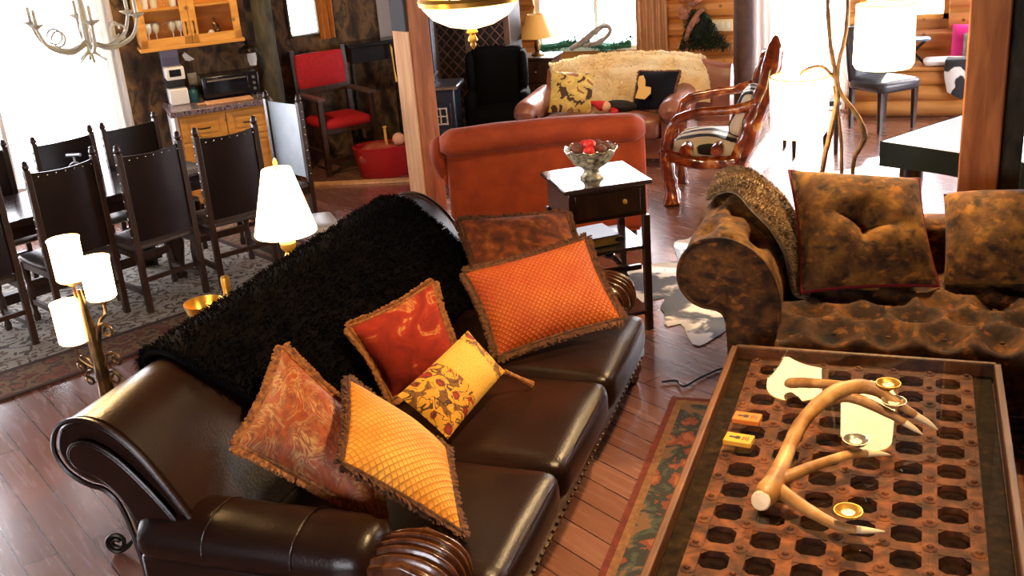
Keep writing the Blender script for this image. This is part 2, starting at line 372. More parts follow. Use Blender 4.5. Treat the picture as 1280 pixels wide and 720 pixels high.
    def cushion(s, lo, hi, n=10, crown=.03, r=.05, bulge=.015, M=None, seed=0):
        lo, hi = V(lo), V(hi); c = (lo + hi) / 2; h = (hi - lo) / 2; r = min(r, h.x, h.y, h.z)
        def pt(u):   # u on the unit cube surface
            q = V((u[0] * h.x, u[1] * h.y, u[2] * h.z))
            inn = V([max(-(h[i] - r), min(h[i] - r, q[i])) for i in range(3)])
            d = q - inn
            if d.length > 1e-9: q = inn + d.normalized() * r
            a = (1 - u[0] ** 2); b = (1 - u[1] ** 2); e = (1 - u[2] ** 2)
            q.z += crown * a * b * (1 if u[2] > 0 else -.2) * abs(u[2])
            q.x += bulge * b * e * u[0] ** 3; q.y += bulge * a * e * u[1] ** 3
            q += V((0, 0, 1)) * .004 * noise.noise((q + c) * 7 + V((seed, 0, 0)))
            p = q + c
            return M @ p if M else p
        # denser near the edges so the roll is round
        def w(t): t = 2 * t - 1; return math.copysign(1 - (1 - abs(t)) ** 1.6, t)
        for ax in range(3):
            for sg in (-1, 1):
                a, b = [(1, 2), (2, 0), (0, 1)][ax]
                def f(u, v):
                    q = [0, 0, 0]; q[ax] = sg; q[a] = w(u) * (1 if sg > 0 else -1); q[b] = w(v)
                    return pt(q)
                s.grid(f, n, n)
        return s
    def build(s, name, mats, parent=None, world=True, smooth=True, bevel=0, sub=0, merge=False, angle=35):
        vs = s.v
        if parent is not None and world:
            inv = rootm(parent).inverted(); vs = [inv @ v for v in vs]
        me = bpy.data.meshes.new(name); me.from_pydata([tuple(v) for v in vs], [], s.f)
        mats = mats if isinstance(mats, (list, tuple)) else [mats]
        for m in mats: me.materials.append(m)
        if len(mats) > 1: me.polygons.foreach_set('material_index', s.m)
        if s.uv:
            ul = me.uv_layers.new(name='UVMap')
            for lp in me.loops: ul.data[lp.index].uv = s.uv[lp.vertex_index]
        if merge or True:
            bm = bmesh.new(); bm.from_mesh(me)
            if merge: bmesh.ops.remove_doubles(bm, verts=bm.verts, dist=1e-5)
            bmesh.ops.recalc_face_normals(bm, faces=bm.faces); bm.to_mesh(me); bm.free()
        if smooth:
            me.polygons.foreach_set('use_smooth', [True] * len(me.polygons))
            try: me.set_sharp_from_angle(angle=math.radians(angle))
            except Exception: pass
        o = bpy.data.objects.new(name, me); COL.objects.link(o)
        if parent is not None: o.parent = parent
        if bevel:
            b = o.modifiers.new('bevel', 'BEVEL'); b.width = bevel; b.segments = 2; b.limit_method = 'ANGLE'; b.angle_limit = math.radians(40)
        if sub:
            b = o.modifiers.new('sub', 'SUBSURF'); b.levels = sub; b.render_levels = sub
        return o

def catmull(pts, rad, k):
    P, R = [], []; n = len(pts)
    for i in range(n - 1):
        p0, p1, p2, p3 = pts[max(i - 1, 0)], pts[i], pts[i + 1], pts[min(i + 2, n - 1)]
        r0, r1, r2, r3 = rad[max(i - 1, 0)], rad[i], rad[i + 1], rad[min(i + 2, n - 1)]
        for j in range(k):
            t = j / k
            f = lambda a, b, c, d: .5 * ((2 * b) + (c - a) * t + (2 * a - 5 * b + 4 * c - d) * t * t + (3 * b - a - 3 * c + d) * t ** 3)
            P.append(f(p0, p1, p2, p3)); R.append(max(1e-4, f(r0, r1, r2, r3)))
    P.append(pts[-1]); R.append(rad[-1])
    return P, R

_ROOT = {}
def rootm(o):
    while o.parent is not None: o = o.parent
    return _ROOT.get(o.name, Matrix.Identity(4))
def setprops(o, label, cat, group=None, kind=None):
    if label: o['label'] = label
    if cat: o['category'] = cat
    if group: o['group'] = group
    if kind: o['kind'] = kind
    return o
def thing(name, label, cat, loc=(0, 0, 0), rz=0, group=None):
    o = bpy.data.objects.new(name, None); COL.objects.link(o)
    o.location = loc; o.rotation_euler = (0, 0, rz); o.empty_display_size = .1
    _ROOT[o.name] = Matrix.Translation(V(loc)) @ Matrix.Rotation(rz, 4, 'Z')
    return setprops(o, label, cat, group)
def dup(root, loc, rz, label, group=None, scale=None):
    r = root.copy(); COL.objects.link(r); r.location = loc; r.rotation_euler = (0, 0, rz)
    r['label'] = label
    if group: r['group'] = group
    if scale: r.scale = scale
    for ch in list(root.children):
        c = ch.copy(); COL.objects.link(c); c.parent = r
        for g in list(ch.children):
            d = g.copy(); COL.objects.link(d); d.parent = c
    return r
def struct(o): o['kind'] = 'structure'; return o
def rotz(a): return Matrix.Rotation(a, 4, 'Z')

# ------------------------------------------------------------------ soft goods
def pillow(name, label, corners, T, mat, fringe=None, fl=.03, nf=260, pinch=.06, cat='cushion', group=None, piping=None, button=None, n=26, puff=.62):
    a, b, c, d = [V(p) for p in corners]
    cen = (a + b + c + d) / 4; nn = (b - a).cross(d - a).normalized()
    w = ((b - a).length + (c - d).length) / 2; h = ((d - a).length + (c - b).length) / 2
    root = thing(name, label, cat, tuple(cen), 0, group)
    def base(u, v):
        U = .5 + (u - .5) * (1 - pinch * (1 - (2 * v - 1) ** 2)); W = .5 + (v - .5) * (1 - pinch * (1 - (2 * u - 1) ** 2))
        return a * (1 - U) * (1 - W) + b * U * (1 - W) + c * U * W + d * (1 - U) * W
    def ht(u, v):
        k = ((1 - abs(2 * u - 1) ** 2.4) * (1 - abs(2 * v - 1) ** 2.4))
        z = max(k, 0) ** puff * T / 2
        z += .006 * noise.noise(base(u, v) * 9) * min(1, k * 4)
        if button:
            dx, dy = (u - .5) * w, (v - .5) * h; r2 = dx * dx + dy * dy; th = math.atan2(dy, dx)
            z -= button * T * (.75 * math.exp(-r2 / .006) + .28 * abs(math.cos(th * 2 + .4)) ** 6 * math.exp(-r2 / .03) * min(1, k * 3))
        return z
    mb = MB(); uv = []
    mb.grid(lambda u, v: base(u, v) + nn * ht(u, v), n, n)
    mb.grid(lambda u, v: base(u, v) - nn * ht(u, v), n, n)
    for _ in (0, 1):
        for j in range(n + 1):
            for i in range(n + 1): uv.append((i / n * w, j / n * h))
    mb.uv = uv
    mb.build('cover', mat, root, merge=False, angle=180)
    ed = []
    m = 40
    for k in range(m): ed.append((k / m, 0))
    for k in range(m): ed.append((1, k / m))
    for k in range(m): ed.append((1 - k / m, 1))
    for k in range(m): ed.append((0, 1 - k / m))
    if piping:
        p = [base(*e) for e in ed]; MB().tube(p + [p[0]], .008, 6).build('piping', piping, root)
    if fringe:
        fb = MB(); rnd = random.Random(len(label)); ec = base(.5, .5)
        p = [base(*e) for e in ed]
        fb.tube(p + [p[0]], .009, 6, wob=.5)
        L = len(ed)
        for k in range(nf):
            t = rnd.random() * L; i = int(t); e0, e1 = p[i], p[(i + 1) % L]; q = e0.lerp(e1, t - i)
            out = (q - ec); out = (out - nn * out.dot(nn)); tg = (e1 - e0).normalized(); out = (out - tg * out.dot(tg)).normalized()
            dr = (out + nn * rnd.uniform(-.7, .8) + tg * rnd.uniform(-.5, .5) + V((0, 0, -.15))).normalized()
            l = fl * rnd.uniform(.6, 1.15); s = tg * .0045
            q2 = q + dr * l * .6 + V((0, 0, -.002)); q3 = q + dr * l + V((0, 0, -.006))
            fb.add([q - s, q + s, q2 + s * 1.2, q2 - s * 1.2, q3 + s * .8, q3 - s * .8], [(0, 1, 2, 3), (3, 2, 4, 5)])
        fb.build('fringe', fringe, root, smooth=False)
    if button:
        MB().ball(base(.5, .5) + nn * (ht(.5, .5) + .006), .018, 8).build('button', RED_PIPING, root)
    return root

def furblades(mb, sample, count, length, width=.004, droop=.5, seed=1, lean=.6):
    rnd = random.Random(seed)
    for _ in range(count):
        p, n = sample(rnd)
        d = (n + V((rnd.uniform(-1, 1), rnd.uniform(-1, 1), rnd.uniform(-1, .4))) * lean).normalized()
        l = length * rnd.uniform(.5, 1.2); s = d.cross(V((rnd.uniform(-1, 1), rnd.uniform(-1, 1), rnd.uniform(-1, 1)))).normalized() * width
        m = p + d * l * .55; e = p + d * l + V((0, 0, -l * droop))
        mb.add([p - s, p + s, m + s * .7, m - s * .7, e], [(0, 1, 2, 3), (3, 2, 4)])

def drape(name, label, cat, path, y0f, y1f, mat, loc, off=.02, ns=60, nt=40, fur=0, flen=.03, wave=.0, seed=3, thick=.02, blade=None):
    """a skin or blanket lying over a profile path [(x,z)...]; y0f(t), y1f(t) give its two side edges"""
    pts = [V((x, 0, z)) for x, z in path]; pts, _ = catmull(pts, [0] * len(pts), 6)
    L = [0]
    for i in range(1, len(pts)): L.append(L[-1] + (pts[i] - pts[i - 1]).length)
    def at(t):
        s = t * L[-1]; i = 0
        while i < len(L) - 2 and L[i + 1] < s: i += 1
        k = (s - L[i]) / max(1e-9, L[i + 1] - L[i]); p = pts[i].lerp(pts[i + 1], k); tg = (pts[i + 1] - pts[i]).normalized()
        return p, V((-tg.z, 0, tg.x))
    def f(u, v, o=None):
        p, nr = at(v); y = y0f(v) * (1 - u) + y1f(v) * u
        q = V((p.x, y, p.z)); k = off if o is None else o
        return q + nr * (k + wave * math.sin(y * 23 + v * 3) + .012 * noise.noise(q * 6 + V((seed, 0, 0))))
    root = thing(name, label, cat, loc)
    mb = MB(); mb.grid(lambda u, v: f(u, v), ns, nt); mb.grid(lambda u, v: f(u, v, off - thick), ns, nt)
    w = ns + 1
    def ring(o): return [o + i for i in range(w)] + [o + j * w + ns for j in range(1, nt + 1)] + [o + nt * w + i for i in range(ns - 1, -1, -1)] + [o + j * w for j in range(nt - 1, 0, -1)]
    r0, r1 = ring(0), ring(w * (nt + 1))
    for i in range(len(r0)): j = (i + 1) % len(r0); mb.f.append((r0[i], r0[j], r1[j], r1[i])); mb.m.append(0)
    mb.build('hide', mat, root, angle=180)
    if fur:
        fb = MB()
        def sm(r):
            u, v = r.random(), r.random()
            if r.random() < .12: u = r.choice((0, 1))
            return f(u, v), at(v)[1]
        furblades(fb, sm, fur, flen, blade or .004, seed=seed)
        h = fb.build('fur', mat, root, smooth=False); h['kind'] = 'stuff'
    return root

# ------------------------------------------------------------------ room shell
HC = 3.3
def wall(name, p0, p1, openings, mat, th=.16, z1=HC, side=1):
    p0, p1 = V((*p0, 0)), V((*p1, 0)); d = (p1 - p0); L = d.length; d.normalize(); n = V((-d.y, d.x, 0)) * side
    M = Matrix((( d.x, n.x, 0, p0.x), (d.y, n.y, 0, p0.y), (0, 0, 1, 0), (0, 0, 0, 1)))
    mb = MB(); s = 0
    for a, b, za, zb in sorted(openings):
        if a > s: mb.box((s, 0, 0), (a, th, z1), M)
        if za > 0: mb.box((a, 0, 0), (b, th, za), M)
        mb.box((a, 0, zb), (b, th, z1), M); s = b
    if L > s: mb.box((s, 0, 0), (L, th, z1), M)
    o = struct(mb.build(name, mat, None, smooth=False))
    return M, L
def win(name, M, a, b, za, zb, mat, th=.16, mull=1, cross=0, fw=.05, pane=True):
    mb = MB()
    mb.box((a, -.02, za), (a + fw, th, zb), M); mb.box((b - fw, -.02, za), (b, th, zb), M)
    mb.box((a, -.02, za), (b, th, za + fw), M); mb.box((a, -.02, zb - fw), (b, th, zb), M)
    for k in range(1, mull + 1): x = a + (b - a) * k / (mull + 1); mb.box((x - .02, .05, za), (x + .02, .10, zb), M)
    for k in range(1, cross + 1): z = za + (zb - za) * k / (cross + 1); mb.box((a, .055, z - .015), (b, .095, z + .015), M)
    o = struct(mb.build(name, mat, None, smooth=False))
    if pane:
        g = MB().box((a + fw, .07, za + fw), (b - fw, .076, zb - fw), M).build('pane', GLASS, o, smooth=False)
    return o

fl = MB().add([(-9.3, -2, 0), (3.6, -2, 0), (3.6, 12.2, 0), (-9.3, 12.2, 0)], [(0, 1, 2, 3)]); struct(fl.build('floor', FLOORW, None, smooth=False))
struct(MB().box((-9.3, -2, HC), (3.6, 12.2, HC + .1)).build('ceiling', CEILW, None, smooth=False))

A0, A1 = (-9.0, 5.427), (-5.51, 8.57)
dA = (V(A1) - V(A0)).normalized()
def sA(x): return (x - A0[0]) / dA.x
MA, LA = wall('wall_kitchen', A0, A1, [(sA(-8.6), sA(-6.42), .30, 3.22)], STONE)
win('window_1', MA, sA(-8.6), sA(-6.42), .30, 3.22, WHITEP, mull=2)
wall('wall_jog', A1, (-6.05, 9.15), [], STONE)
W0, W1 = (-6.05, 9.15), (-4.35, 10.85)
def sW(x): return (x - W0[0]) * math.sqrt(2)
MW, LW = wall('wall_hearth', W0, W1, [(sW(-5.66), sW(-5.41), 1.24, 2.2)], STONE)
win('window_2', MW, sW(-5.66), sW(-5.41), 1.24, 2.2, DARKPOST, mull=0, fw=.02)
wall('wall_corner', W1, (-4.35, 11.90), [], STONE)
BY = 11.90
OPN = [(-3.80, -2.43, .68, 2.9), (-1.2, -.36, .04, 2.9), (-.25, .60, .90, 2.9), (.85, 2.9, .90, 2.9)]
MBk, LB = wall('wall_back', (-4.35, BY), (3.2, BY), [(a + 4.35, b + 4.35, z0, z1) for a, b, z0, z1 in OPN], LOGW)
lg = MB()
for k in range(int(HC / .2)):
    z = .1 + k * .2; s = -4.35
    for a, b, z0, z1 in OPN + [(3.2, 3.3, -1, 9)]:
        if z0 - .02 < z < z1 + .02 or z0 < -.5:
            if a > s: lg.tube([(s, BY - .02, z), (a, BY - .02, z)], .105, 10)
            s = b
    # courses unbroken by openings are covered above
lo = lg.build('trim_1', LOGW, None); struct(lo)
win('window_3', MBk, -3.80 + 4.35, -2.43 + 4.35, .68, 2.9, WHITEP, mull=1)
win('door_1', MBk, -1.2 + 4.35, -.36 + 4.35, .04, 2.9, WHITEP, mull=0, fw=.08)
win('window_4', MBk, -.25 + 4.35, .60 + 4.35, .90, 2.9, PINE, mull=0, fw=.05)
win('window_5', MBk, .85 + 4.35, 2.9 + 4.35, .90, 2.9, PINE, mull=1, fw=.05)
MR, LR = wall('wall_right', (3.2, BY), (3.2, -1.6), [(1.2, 3.8, .5, 2.5)], DARKLOG)
win('window_fill_right', MR, 1.2, 3.8, .5, 2.5, PINE, mull=1)  # unseen window added to bring daylight onto the floor
MF, LF = wall('wall_front', (3.2, -1.6), (-9.0, -1.6), [(4.0, 6.0, 1.0, 2.2)], DARKLOG)
win('window_fill_front', MF, 4.0, 6.0, 1.0, 2.2, PINE, mull=1)  # unseen window behind the camera, added for fill light
ML, LL = wall('wall_left', (-9.0, -1.6), A0, [(3.2, 6.4, .5, 2.6)], DARKLOG)
win('window_fill_left', ML, 3.2, 6.4, .5, 2.6, WHITEP, mull=2)  # unseen window added to light the floor from the left
struct(MB().beam((-5.2, 6.2, 3.0), (-4.9, 6.4, 3.0), .02, .02).build('trim_2', DARKW)) if False else None

# timber posts
p = thing('timber_post', 'rough orange timber post beside the rust velvet sofa, one face painted sunlit and shaded', 'post', (-3.45, 7.62, 0), math.radians(59))
MB().cbox((0, 0, HC / 2), (.19, .21, HC)).build('post', POSTW, p, world=False, bevel=.008)
MB().cbox((-.103, -.0, .76), (.012, .205, 1.52)).build('sunlit_face_panel', POSTW2, p, world=False)  # lower part of the face, sunlight put into its pale colour
MB().cbox((-.108, 0, 2.41), (.022, .19, 1.78)).build('shaded_face_panel', GUNMETAL, p, world=False, bevel=.004)  # dark panel added in place of shade on the upper face
p = thing('timber_post', 'rough orange timber post standing behind the tufted sofa at the right', 'post', (.51, 6.12, 0), math.radians(-4))
MB().cbox((0, 0, HC / 2), (.20, .22, HC)).build('post', POSTW, p, world=False, bevel=.01)
MB().cbox((.155, .05, HC / 2), (.11, .14, HC)).build('bark_strip', DARKPOST, p, world=False, bevel=.01)
p = thing('log_post', 'dark upright log post on the log wall right of the sheepskin sofa', 'post', (-1.36, 11.05, 0))
MB().tube([(0, 0, 0), (.01, 0, 1.2), (0, 0, HC)], .105, 14, 4, wob=.1).build('trunk', plain('dark_brown_log', (.045, .018, .012), .7, c2=(.08, .035, .02), nscale=9, bumpk=.3), p, world=False)
p = thing('log_post', 'dark barked post at the end of the kitchen wall behind the red armchair', 'post', (-5.42, 8.68, 0))
MB().tube([(0, 0, 0), (.02, 0, 1.3), (0, 0, HC)], .09, 14, 4, wob=.25).build('trunk', DARKPOST, p, world=False)

# ------------------------------------------------------------------ rugs
def flatrug(name, label, c, rz, size, bands, mats, th=.012):
    o_ = thing(name, label, 'rug', c, rz)
    mb = MB(); x, y = size[0] / 2, size[1] / 2; ins = 0; z = th
    for w, mi in bands[:-1]:
        a, b = ins, ins + w; ins = b; mb.mi = mi
        for lo, hi in (((-x + a, -y + a), (x - a, -y + b)), ((-x + a, y - b), (x - a, y - a)), ((-x + a, -y + b), (-x + b, y - b)), ((x - b, -y + b), (x - a, y - b))):
            mb.box((lo[0], lo[1], 0.001), (hi[0], hi[1], z))
    mb.mi = bands[-1][1]; mb.box((-x + ins, -y + ins, 0.001), (x - ins, y - ins, z))
    mb.build('pile', mats, o_, world=False, smooth=False)
    return o_
flatrug('oriental_rug', 'dark red oriental rug with floral border lying under the glass coffee table', (.02, 2.75, 0), 0, (1.92, 4.0),
        [(.03, 3), (.035, 0), (.27, 1), (.03, 3), (.03, 0), (1, 4)], [RUG_T, RUG_B, RUG_T, RUG_R, RUG_F])
aD = math.radians(61)
ux, uy = V((math.cos(aD), math.sin(aD), 0)), V((-math.sin(aD), math.cos(aD), 0))
rc = V((-4.38, 4.47, 0)) + ux * .2 + uy * 1.35
flatrug('dining_rug', 'faded beige and rust patterned rug under the dining chairs', tuple(rc), aD, (4.0, 2.7),
        [(.03, 0), (.34, 1), (.05, 0), (1, 2)], [plain('rug_dark_edge', (.05, .02, .012), .95), DRUG_B, DRUG_F])
# cowhide on the floor
cw = thing('cowhide_rug', 'grey and white cowhide lying on the floor beside the tall side table', 'rug', (-1.05, 6.5, 0))
def cow(u, v):
    a = 2 * PI * u; r = v * (.62 + .16 * math.sin(a * 4 + .6) + .07 * math.sin(a * 9) + .04 * math.sin(a * 17))
    return V((math.cos(a) * r * .72, math.sin(a) * r * 1.35, .006 + .002 * math.sin(9 * a) * v))
mb = MB(); mb.grid(cow, 90, 8, True); mb.build('hide', COWHIDE, cw, world=False, angle=180)

# ------------------------------------------------------------------ black leather sofa
so = thing('leather_sofa', 'dark brown leather sofa with rolled back and carved wood arm fronts, loaded with pillows', 'sofa', (-1.7, 3.75, 0))
BACKP = [(-1.95, .2), (-1.97, .48), (-2.05, .62), (-2.13, .75), (-2.22, .87), (-2.32, .945), (-2.42, .962), (-2.51, .925), (-2.55, .84), (-2.52, .765), (-2.45, .72), (-2.37, .70), (-2.32, .62), (-2.29, .4), (-2.28, .12), (-1.95, .12)]
pts = [V((x, 0, z)) for x, z in BACKP]; bp, _ = catmull(pts, [0] * len(pts), 4); bpoly = [(q.x, q.z) for q in bp]
MB().prism(bpoly, 2.42, 5.06).build('back', LEATHER, so, bevel=.022, angle=50)
for y, s in ((2.415, -1), (5.065, 1)):
    w = MB().tube([(x, y, z) for x, z in bpoly[8:58]], .009, 6); w.build('piping', LEATHER, so)
    inner = [(-2.05, .50), (-2.10, .62), (-2.19, .74), (-2.29, .84), (-2.38, .885), (-2.45, .875), (-2.48, .83), (-2.455, .785), (-2.38, .76), (-2.31, .70), (-2.26, .60), (-2.25, .50)]
    inner = [(q.x, q.z) for q in catmull([V((x, 0, z)) for x, z in inner], [0] * len(inner), 4)[0]]
    MB().tube([(x, y + s * .012, z) for x, z in inner], .007, 6).build('panel_welt', LEATHER, so)
    MB().prism(inner, y, y + s * .02).build('end_panel', LEATHER, so, bevel=.008)
def arm(y0, y1, sgn):
    yc = (y0 + y1) / 2
    a = MB(); prof = [(.128 * math.cos(t), .105 * math.sin(t)) for t in [2 * PI * i / 22 for i in range(22)]]
    def f(u, v):
        t = 2 * PI * u; x = -2.24 + (2.24 - 1.41) * v; k = 1 - .10 * math.sin(PI * v) * 0
        e = 1 if .02 < v < .93 else (.55 if v >= .985 else .9)
        return V((x, yc + .14 * e * math.cos(t), .552 + .102 * e * math.sin(t) + .004 * noise.noise(V((x * 9, t * 2, 0)))))
    a.grid(f, 26, 30, True); k = len(a.v); a.f.append(tuple(range(k - 26, k))); a.m.append(0)
    a.build('arm_roll', LEATHER, so, angle=60)
    MB().box((-2.26, y0 + .03, .12), (-1.40, y1 - .03, .5)).build('arm_panel', LEATHER, so, bevel=.02)
    for xx in (-1.98, -1.66):
        MB().tube([(xx, yc + .142 * math.cos(t), .552 + .104 * math.sin(t)) for t in [PI * .0 + PI * i / 12 for i in range(13)]], .004, 6).build('arm_seam', LEATHER, so)
    c = MB()
    path = [(-1.42, .58), (-1.34, .608), (-1.25, .605), (-1.18, .57), (-1.15, .52), (-1.15, .46), (-1.19, .42), (-1.21, .34), (-1.16, .2), (-1.13, .08)]
    pp, _ = catmull([V((x, 0, z)) for x, z in path], [0] * len(path), 6)
    def g(u, v):
        q = pp[min(len(pp) - 1, int(v * (len(pp) - 1) + .5))]; i = min(len(pp) - 2, int(v * (len(pp) - 1)))
        tg = (pp[i + 1] - pp[i]).normalized(); n = V((-tg.z, 0, tg.x)); yy = (u - .5) * .22 * (1 - .35 * max(0, v - .4))
        return V((q.x, yc + yy, q.z)) + n * (.012 * math.cos(u * 2 * PI * 6) * (1 - abs(2 * u - 1) ** 4) - .03 * abs(2 * u - 1) ** 3)
    c.grid(g, 72, 50)
    c.build('carved_front', CARVED, so, angle=180)
    MB().prism([(-1.42, .57), (-1.3, .60), (-1.2, .56), (-1.17, .48), (-1.24, .40), (-1.2, .1), (-1.42, .1)], yc - .11, yc + .11).build('arm_post', CARVED, so, bevel=.01)
arm(2.34, 2.62, -1); arm(4.72, 5.0, 1)
for k, (a, b) in enumerate(((2.50, 3.205), (3.21, 3.945), (3.95, 4.70))):
    MB().cushion((-2.0, a + .004, .30), (-1.045, b - .004, .485), 14, .022, .055, .012, seed=k * 3).build('seat_cushion', LEATHER, so, merge=True, angle=180)
    MB().tube([(-1.055 + .0, a + .05, .452), (-1.046, (a + b) / 2, .462), (-1.055, b - .05, .452)], .005, 6, 4).build('cushion_piping', LEATHER, so)
MB().box((-2.2, 2.5, .12), (-1.12, 4.98, .31)).build('seat_base', LEATHER, so, bevel=.02)
nl = MB()
for i in range(46): nl.ball((-1.118, 2.55 + i * .052, .15), .008, 6)
nl.build('nailheads', BRONZE, so)
for x in (-1.18, -2.2):
    for y in (2.48, 4.9): MB().lathe([(.03, 0), (.045, .03), (.04, .08), (.055, .125)], (x, y, 0), 14).build('foot', CARVED, so)

# fur throw over the sofa back
drape('fur_throw', 'shaggy black fur throw draped over the back of the leather sofa', 'throw',
      [(-2.38, .71), (-2.53, .77), (-2.56, .84), (-2.52, .935), (-2.42, .975), (-2.31, .955), (-2.2, .87), (-2.1, .745), (-2.02, .62), (-1.96, .505)],
      lambda t: 2.90 + .05 * math.sin(t * 9) + .10 * max(0, t - .45), lambda t: 4.80 + .05 * math.sin(t * 8) + .1 * t, FUR_BLACK, (-2.3, 3.9, .75), .028, 60, 40, 17000, .04, seed=5, thick=.024, blade=.003)

# pillows on the leather sofa
GP = 'fringed pillows on the leather sofa'
pillow('throw_pillow', 'rust and gold scroll brocade pillow with fringe, nearest the sofa back corner at left', [(-2.06, 2.72, .74), (-1.51, 2.67, .525), (-1.60, 2.89, .735), (-2.02, 3.04, .97)], .17, PIL_A, FRINGE_R, .03, 2600, .08)
pillow('throw_pillow', 'golden yellow quilted silk pillow with brown fringe, closest to the camera', [(-1.567, 2.573, .805), (-1.216, 2.661, .535), (-1.40, 3.004, .64), (-1.726, 2.961, .905)], .17, PIL_B, FRINGE_B, .026, 1500, .06)
pillow('throw_pillow', 'plain deep red damask pillow with short gold fringe behind the yellow bolster', [(-1.863, 3.521, .53), (-1.622, 3.743, .59), (-1.770, 3.85, .93), (-2.02, 3.525, .845)], .16, PIL_C, FRINGE_G, .028, 2200, .09)
pd = pillow('throw_pillow', 'yellow oblong pillow with red embroidered flower bands and corner tassel', [(-1.656, 3.178, .735), (-1.471, 3.178, .57), (-1.405, 3.661, .627), (-1.568, 3.70, .782)], .13, PIL_D, None, 0, 0, .03)
tb = MB(); tb.tube([(-1.41, 3.66, .625), (-1.37, 3.72, .57), (-1.33, 3.76, .525)], [.012, .010, .016], 8, 3); tb.build('tassel', FRINGE_G, pd)
pillow('throw_pillow', 'large orange quilted pillow with dark fringe at the far end of the leather sofa', [(-1.566, 3.998, .53), (-1.079, 4.353, .595), (-1.294, 4.576, .90), (-1.78, 4.221, .838)], .18, PIL_E, FRINGE_B, .032, 2600, .07)
pillow('throw_pillow', 'brown rust chenille pillow half hidden behind the large orange pillow', [(-1.854, 4.576, .62), (-1.389, 4.919, .62), (-1.558, 5.165, .84), (-2.07, 4.90, .87)], .15, PIL_F, FRINGE_B, .03, 2000, .05)

# ------------------------------------------------------------------ coffee table
ct = thing('coffee_table', 'low coffee table made of an old carved grid door under plate glass', 'coffee table', (-.07, 3.45, 0), math.radians(-1.5))
X0, X1, Y0, Y1 = -.555, .56, -1.02, 1.0
fr = MB()
fr.box((X0, Y0, .36), (X0 + .028, Y1, .452)); fr.box((X1 - .028, Y0, .36), (X1, Y1, .452)); fr.box((X0, Y1 - .028, .36), (X1, Y1, .452)); fr.box((X0, Y0, .36), (X1, Y0 + .05, .452))
fr.build('frame', TABLEW, ct, world=False, bevel=.006)
MB().box((X0 + .028, Y0 + .05, .36), (X1 - .028, Y1 - .028, .385)).build('backing_board', TABLEP, ct, world=False)
for a, b, nm in ((X0 + .03, X0 + .11, 'side_strip'), (X1 - .115, X1 - .034, 'side_strip')):
    MB().box((a, Y0 + .06, .385), (b, Y1 - .035, .398)).build(nm, STRIPD, ct, world=False, bevel=.004)
lat = MB(); nx, ny = 6, 13
gx0, gx1 = X0 + .125, X1 - .135; gy0, gy1 = Y0 + .06, Y1 - .10
px, py = (gx1 - gx0) / nx, (gy1 - gy0) / ny
lat.box((X0 + .11, Y1 - .10, .386), (X1 - .12, Y1 - .03, .402))
for i in range(nx + 1): x = gx0 + i * px; lat.box((x - .024, gy0, .386), (x + .024, gy1, .418))
for j in range(ny + 1): y = gy0 + j * py; lat.box((gx0, y - .023, .386), (gx1, y + .023, .414))
for i in range(nx + 1):
    for j in range(ny + 1):
        lat.lathe([(.024, .414), (.024, .42), (.012, .424), (.009, .43), (1e-5, .433)], (gx0 + i * px, gy0 + j * py, 0), 8)
        for sx in (-1, 1):
            for sy in (-1, 1):   # chamfered corners of each opening
                if 0 <= i + (sx - 1) / 2 < nx and 0 <= j + (sy - 1) / 2 < ny:
                    x, y = gx0 + i * px + sx * .024, gy0 + j * py + sy * .023
                    t = [(x, y), (x + sx * .022, y), (x, y + sy * .022)]
                    if sx * sy < 0: t = t[::-1]
                    lat.prism(t, .386, .412, 'Z')
lat.build('carved_grid', TABLEP, ct, world=False, smooth=False)
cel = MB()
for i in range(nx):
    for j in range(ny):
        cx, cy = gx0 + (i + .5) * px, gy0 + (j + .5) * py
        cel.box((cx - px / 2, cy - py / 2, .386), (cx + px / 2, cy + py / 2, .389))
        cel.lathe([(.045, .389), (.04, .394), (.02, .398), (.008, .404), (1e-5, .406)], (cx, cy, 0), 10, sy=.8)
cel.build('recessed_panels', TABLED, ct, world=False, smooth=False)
MB().box((X0 + .02, Y0 + .03, .440), (X1 - .02, Y1 - .02, .450)).build('glass_top', TGLASS, ct, world=False, smooth=False)
for x in (X0 + .06, X1 - .06):
    for y in (Y0 + .07, Y1 - .07): MB().box((x - .045, y - .045, 0.012), (x + .045, y + .045, .36)).build('leg', TABLEW, ct, world=False, bevel=.008)
ZT = .452
def matchbox(label, c, rz, mat):
    t = thing('matchbox', label, 'matchbox', (*c, ZT), rz, 'matchboxes on the glass table')
    MB().box((-.052, -.034, .0), (.052, .034, .02)).build('sleeve', mat, t, world=False, bevel=.002)
    pm = MB(); pm.box((-.036, -.006, .02), (-.012, .006, .0206)); pm.prism([(-.012, -.013), (.006, -.009), (.006, .009), (-.012, .013)], .02, .0206, 'Z')
    pm.build('dark_print', plain('print_black', (.03, .015, .01), .6), t, world=False, smooth=False)
    rm = MB()
    for k in range(3): rm.box((.014 + k * .009, -.015 + .004 * (k % 2), .02), (.02 + k * .009, .013, .0206))
    rm.build('red_print', plain('print_red', (.45, .05, .01), .6), t, world=False, smooth=False)
matchbox('orange matchbox on the glass table, the farther of the two', (-.445, 3.735), math.radians(-6), plain('matchbox_orange', (.62, .16, .012), .5))
matchbox('yellow matchbox on the glass table, nearer the antler stump', (-.455, 3.56), math.radians(-8), plain('matchbox_yellow', (.72, .34, .02), .5))

